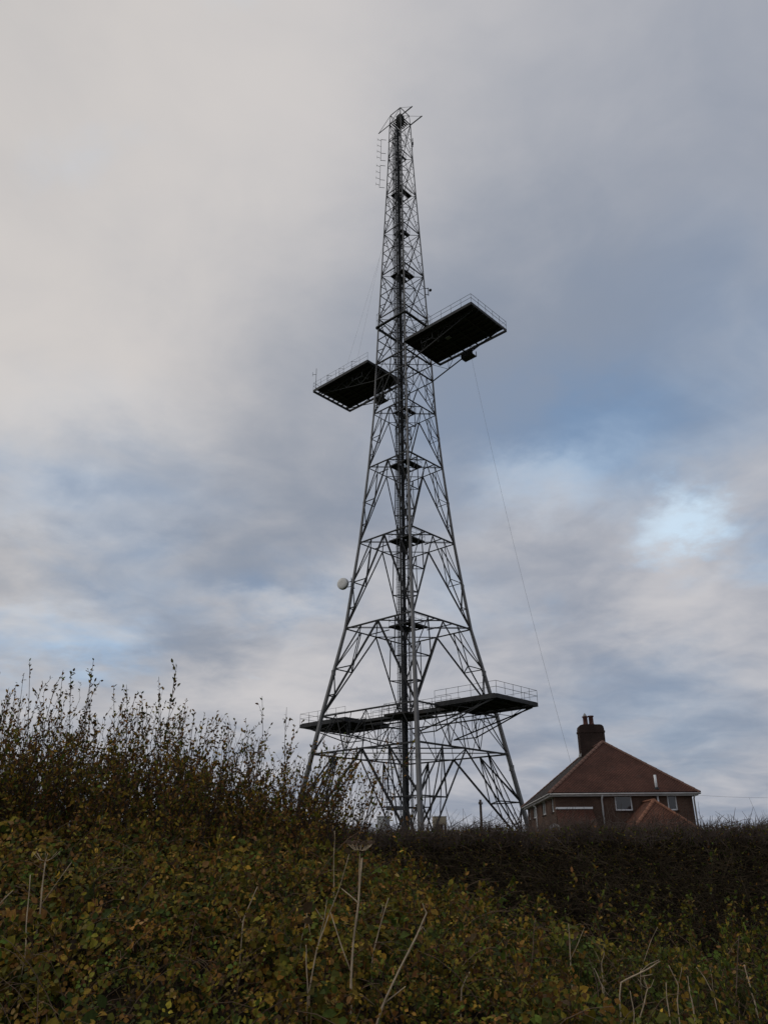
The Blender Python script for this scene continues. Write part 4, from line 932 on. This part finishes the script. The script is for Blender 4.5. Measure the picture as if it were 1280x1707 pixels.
stalk('dead_stalk', [(556, 1480), (557, 1420), (558, 1385)], 5.2, .004, 'thin grey upright stem by the end of the hedge')
stalk('dead_stalk', [(768, 1650), (780, 1625), (794, 1603)], 4.6, .006, 'short dark slanting stem in the middle right brambles')
stalk('dead_stalk', [(870, 1700), (886, 1600), (892, 1530)], 5.0, .0045, 'thin brown stem at the right end of the brambles', m='dead_stem_dark')
stalk('dead_stalk', [(953, 1655), (950, 1590), (947, 1540)], 5.2, .006, 'brown upright stem with a leafy top right of centre', branches=[[(950, 1600, 0), (962, 1575, 0), (974, 1545, 0)]])
stalk('dead_stalk', [(1030, 1640), (1060, 1625), (1085, 1612), (1100, 1602)], 5.0, .007, 'broken pale stem lying across the grass at the lower right', branches=[[(1062, 1625, 0), (1080, 1608, .03), (1098, 1600, .04)], [(1066, 1628, 0), (1078, 1626, 0), (1087, 1624, 0)]])
stalk('dead_stalk', [(1060, 1720), (1072, 1675), (1079, 1648)], 4.7, .0065, 'umbel stalk below the broken stem at the lower right', umbel=(5, .045, .05, False))
stalk('dead_stalk', [(1056, 1725), (1056, 1690), (1050, 1652)], 4.6, .005, 'curved pale stem left of the small umbel stalk')
stalk('dead_stalk', [(1003, 1643), (996, 1628), (990, 1614)], 5.0, .005, 'short pale stem near the forked grey one', branches=[[(1003, 1643, 0), (1010, 1655, 0), (1018, 1662, 0)]])
stalk('dead_stalk', [(1002, 1610), (1006, 1590), (1005, 1578)], 5.3, .004, 'thin forked grey stem in the shade of the hedge', branches=[[(1002, 1610, 0), (996, 1595, 0), (991, 1586, 0)]])
stalk('dead_stalk', [(1118, 1720), (1113, 1680), (1109, 1638)], 4.8, .0055, 'upright dead stem right of the small umbel stalk')
stalk('dead_stalk', [(1128, 1670), (1130, 1640), (1113, 1609)], 5.0, .005, 'bent dead stem with a crooked top', branches=[[(1130, 1640, 0), (1134, 1625, 0), (1136, 1612, 0)]])
stalk('dead_stalk', [(1156, 1690), (1150, 1655), (1145, 1627)], 4.9, .006, 'straight pale dead stem at the lower right')
stalk('dead_stalk', [(1222, 1720), (1226, 1650), (1231, 1560)], 5.2, .006, 'tall grey stem against the dark hedge at the right', m='dead_stem_dark')
stalk('dead_stalk', [(1190, 1660), (1175, 1632), (1160, 1612)], 5.1, .0045, 'slender slanting stem left of the tall grey one', branches=[[(1188, 1655, 0), (1186, 1630, 0), (1182, 1610, 0)]])
stalk('dead_stalk', [(1258, 1672), (1248, 1640), (1240, 1608)], 4.8, .006, 'pale slanting stem near the right edge')
stalk('dead_stalk', [(995, 1640), (982, 1600), (1003, 1640)][:2], 5.0, .0045, 'faint leaning stem beside the leafy-topped one', m='dead_stem_dark')
stalk('dead_stalk', [(1066, 1620), (1082, 1575), (1095, 1545)], 5.6, .003, 'grass stem with drooping seeds before the hedge', m='dead_stem')

# ------------------------------------------------------------------ grass at the lower right, leaf sprays before the hedge
n = 9000; x = np.where(rng.random(n) < .8, rng.uniform(.6, 4.6, n), rng.uniform(-4, .6, n)); y = rng.uniform(3.7, 7.6, n)
z = np.maximum(bank(x, y)-.22, .1); z = np.where(y > 6.4, z-(y-6.4)*.5, z); Hh = rng.uniform(.14, .42, n)*np.interp(x, [-3, .8, 1.6], [.6, .8, 1.0]); ln = rng.normal(0, .45, (n, 2)); t = np.array([0, .35, .7, 1.0])
C_ = np.stack([x[:, None]+ln[:, :1]*Hh[:, None]*t**2, y[:, None]+ln[:, 1:]*Hh[:, None]*t**2, z[:, None]+Hh[:, None]*(t-.25*t*t*np.abs(ln).sum(1)[:, None])], -1)
wv = unit(np.stack([rng.normal(0, 1, n), rng.normal(0, 1, n), np.zeros(n)], 1))*rng.uniform(.0015, .0035, n)[:, None]; wf = np.array([1, .95, .65, .05])
Vg = np.stack([C_-wv[:, None]*wf[:, None], C_+wv[:, None]*wf[:, None]], 2).reshape(-1, 3)
bs = (np.arange(n)*8)[:, None]; Fg = np.concatenate([np.stack([bs[:, 0]+2*k, bs[:, 0]+2*k+1, bs[:, 0]+2*k+3, bs[:, 0]+2*k+2], 1) for k in range(3)], 0)
cg_ = np.where((rng.random(n) < .35)[:, None], np.array([(.20, .15, .075)]), np.array([(.055, .075, .022)]))*rng.uniform(.6, 1.2, (n, 1))
tag(np_mesh('grass', Vg, Fg.ravel(), np.full(len(Fg), 4), 'grass_blade', np.repeat(cg_, 8, axis=0)), 'rough grass with dry blades at the foot of the hedge', 'grass', kind='stuff')
# thin leafy sprays growing up before the hedge face
n = 420; xs_ = rng.uniform(.0, 4.6, n); ys_ = rng.uniform(4.4, 8.0, n); tops = np.interp(xs_*6/ys_, [0, 1, 4.4], [1.42, 1.12, .92])+rng.normal(0, .17, n)-np.interp(ys_, [4.4, 6.5], [.2, 0])
SP, SR = shoot_set(n, xs_, ys_, tops, np.stack([rng.normal(0, .15, n), rng.normal(-.1, .1, n)], 1), rng.uniform(.002, .0035, n))
T, LV_ = crown(SP, 7, 4, .3, .18, .036, (4, 3, 1.2, .8, 1.4, 1.4, 4, .2, 3))
spr = empty('hedge_foot_sprays', (2, 7.3, .3), None, 'thin green leafy sprays growing up before the dark hedge face', 'sprays')
for o in (tubes('stem', SP, SR, 'twig', 4, spr), tubes('twig', T, rng.uniform(.001, .0018, (len(T), 1))*np.array([1.2, 1, .8, .5]), 'twig', 3, spr), leaves('leaf', *LV_, parent=spr)):
    o.location = -spr.location; tag(o, kind='stuff')
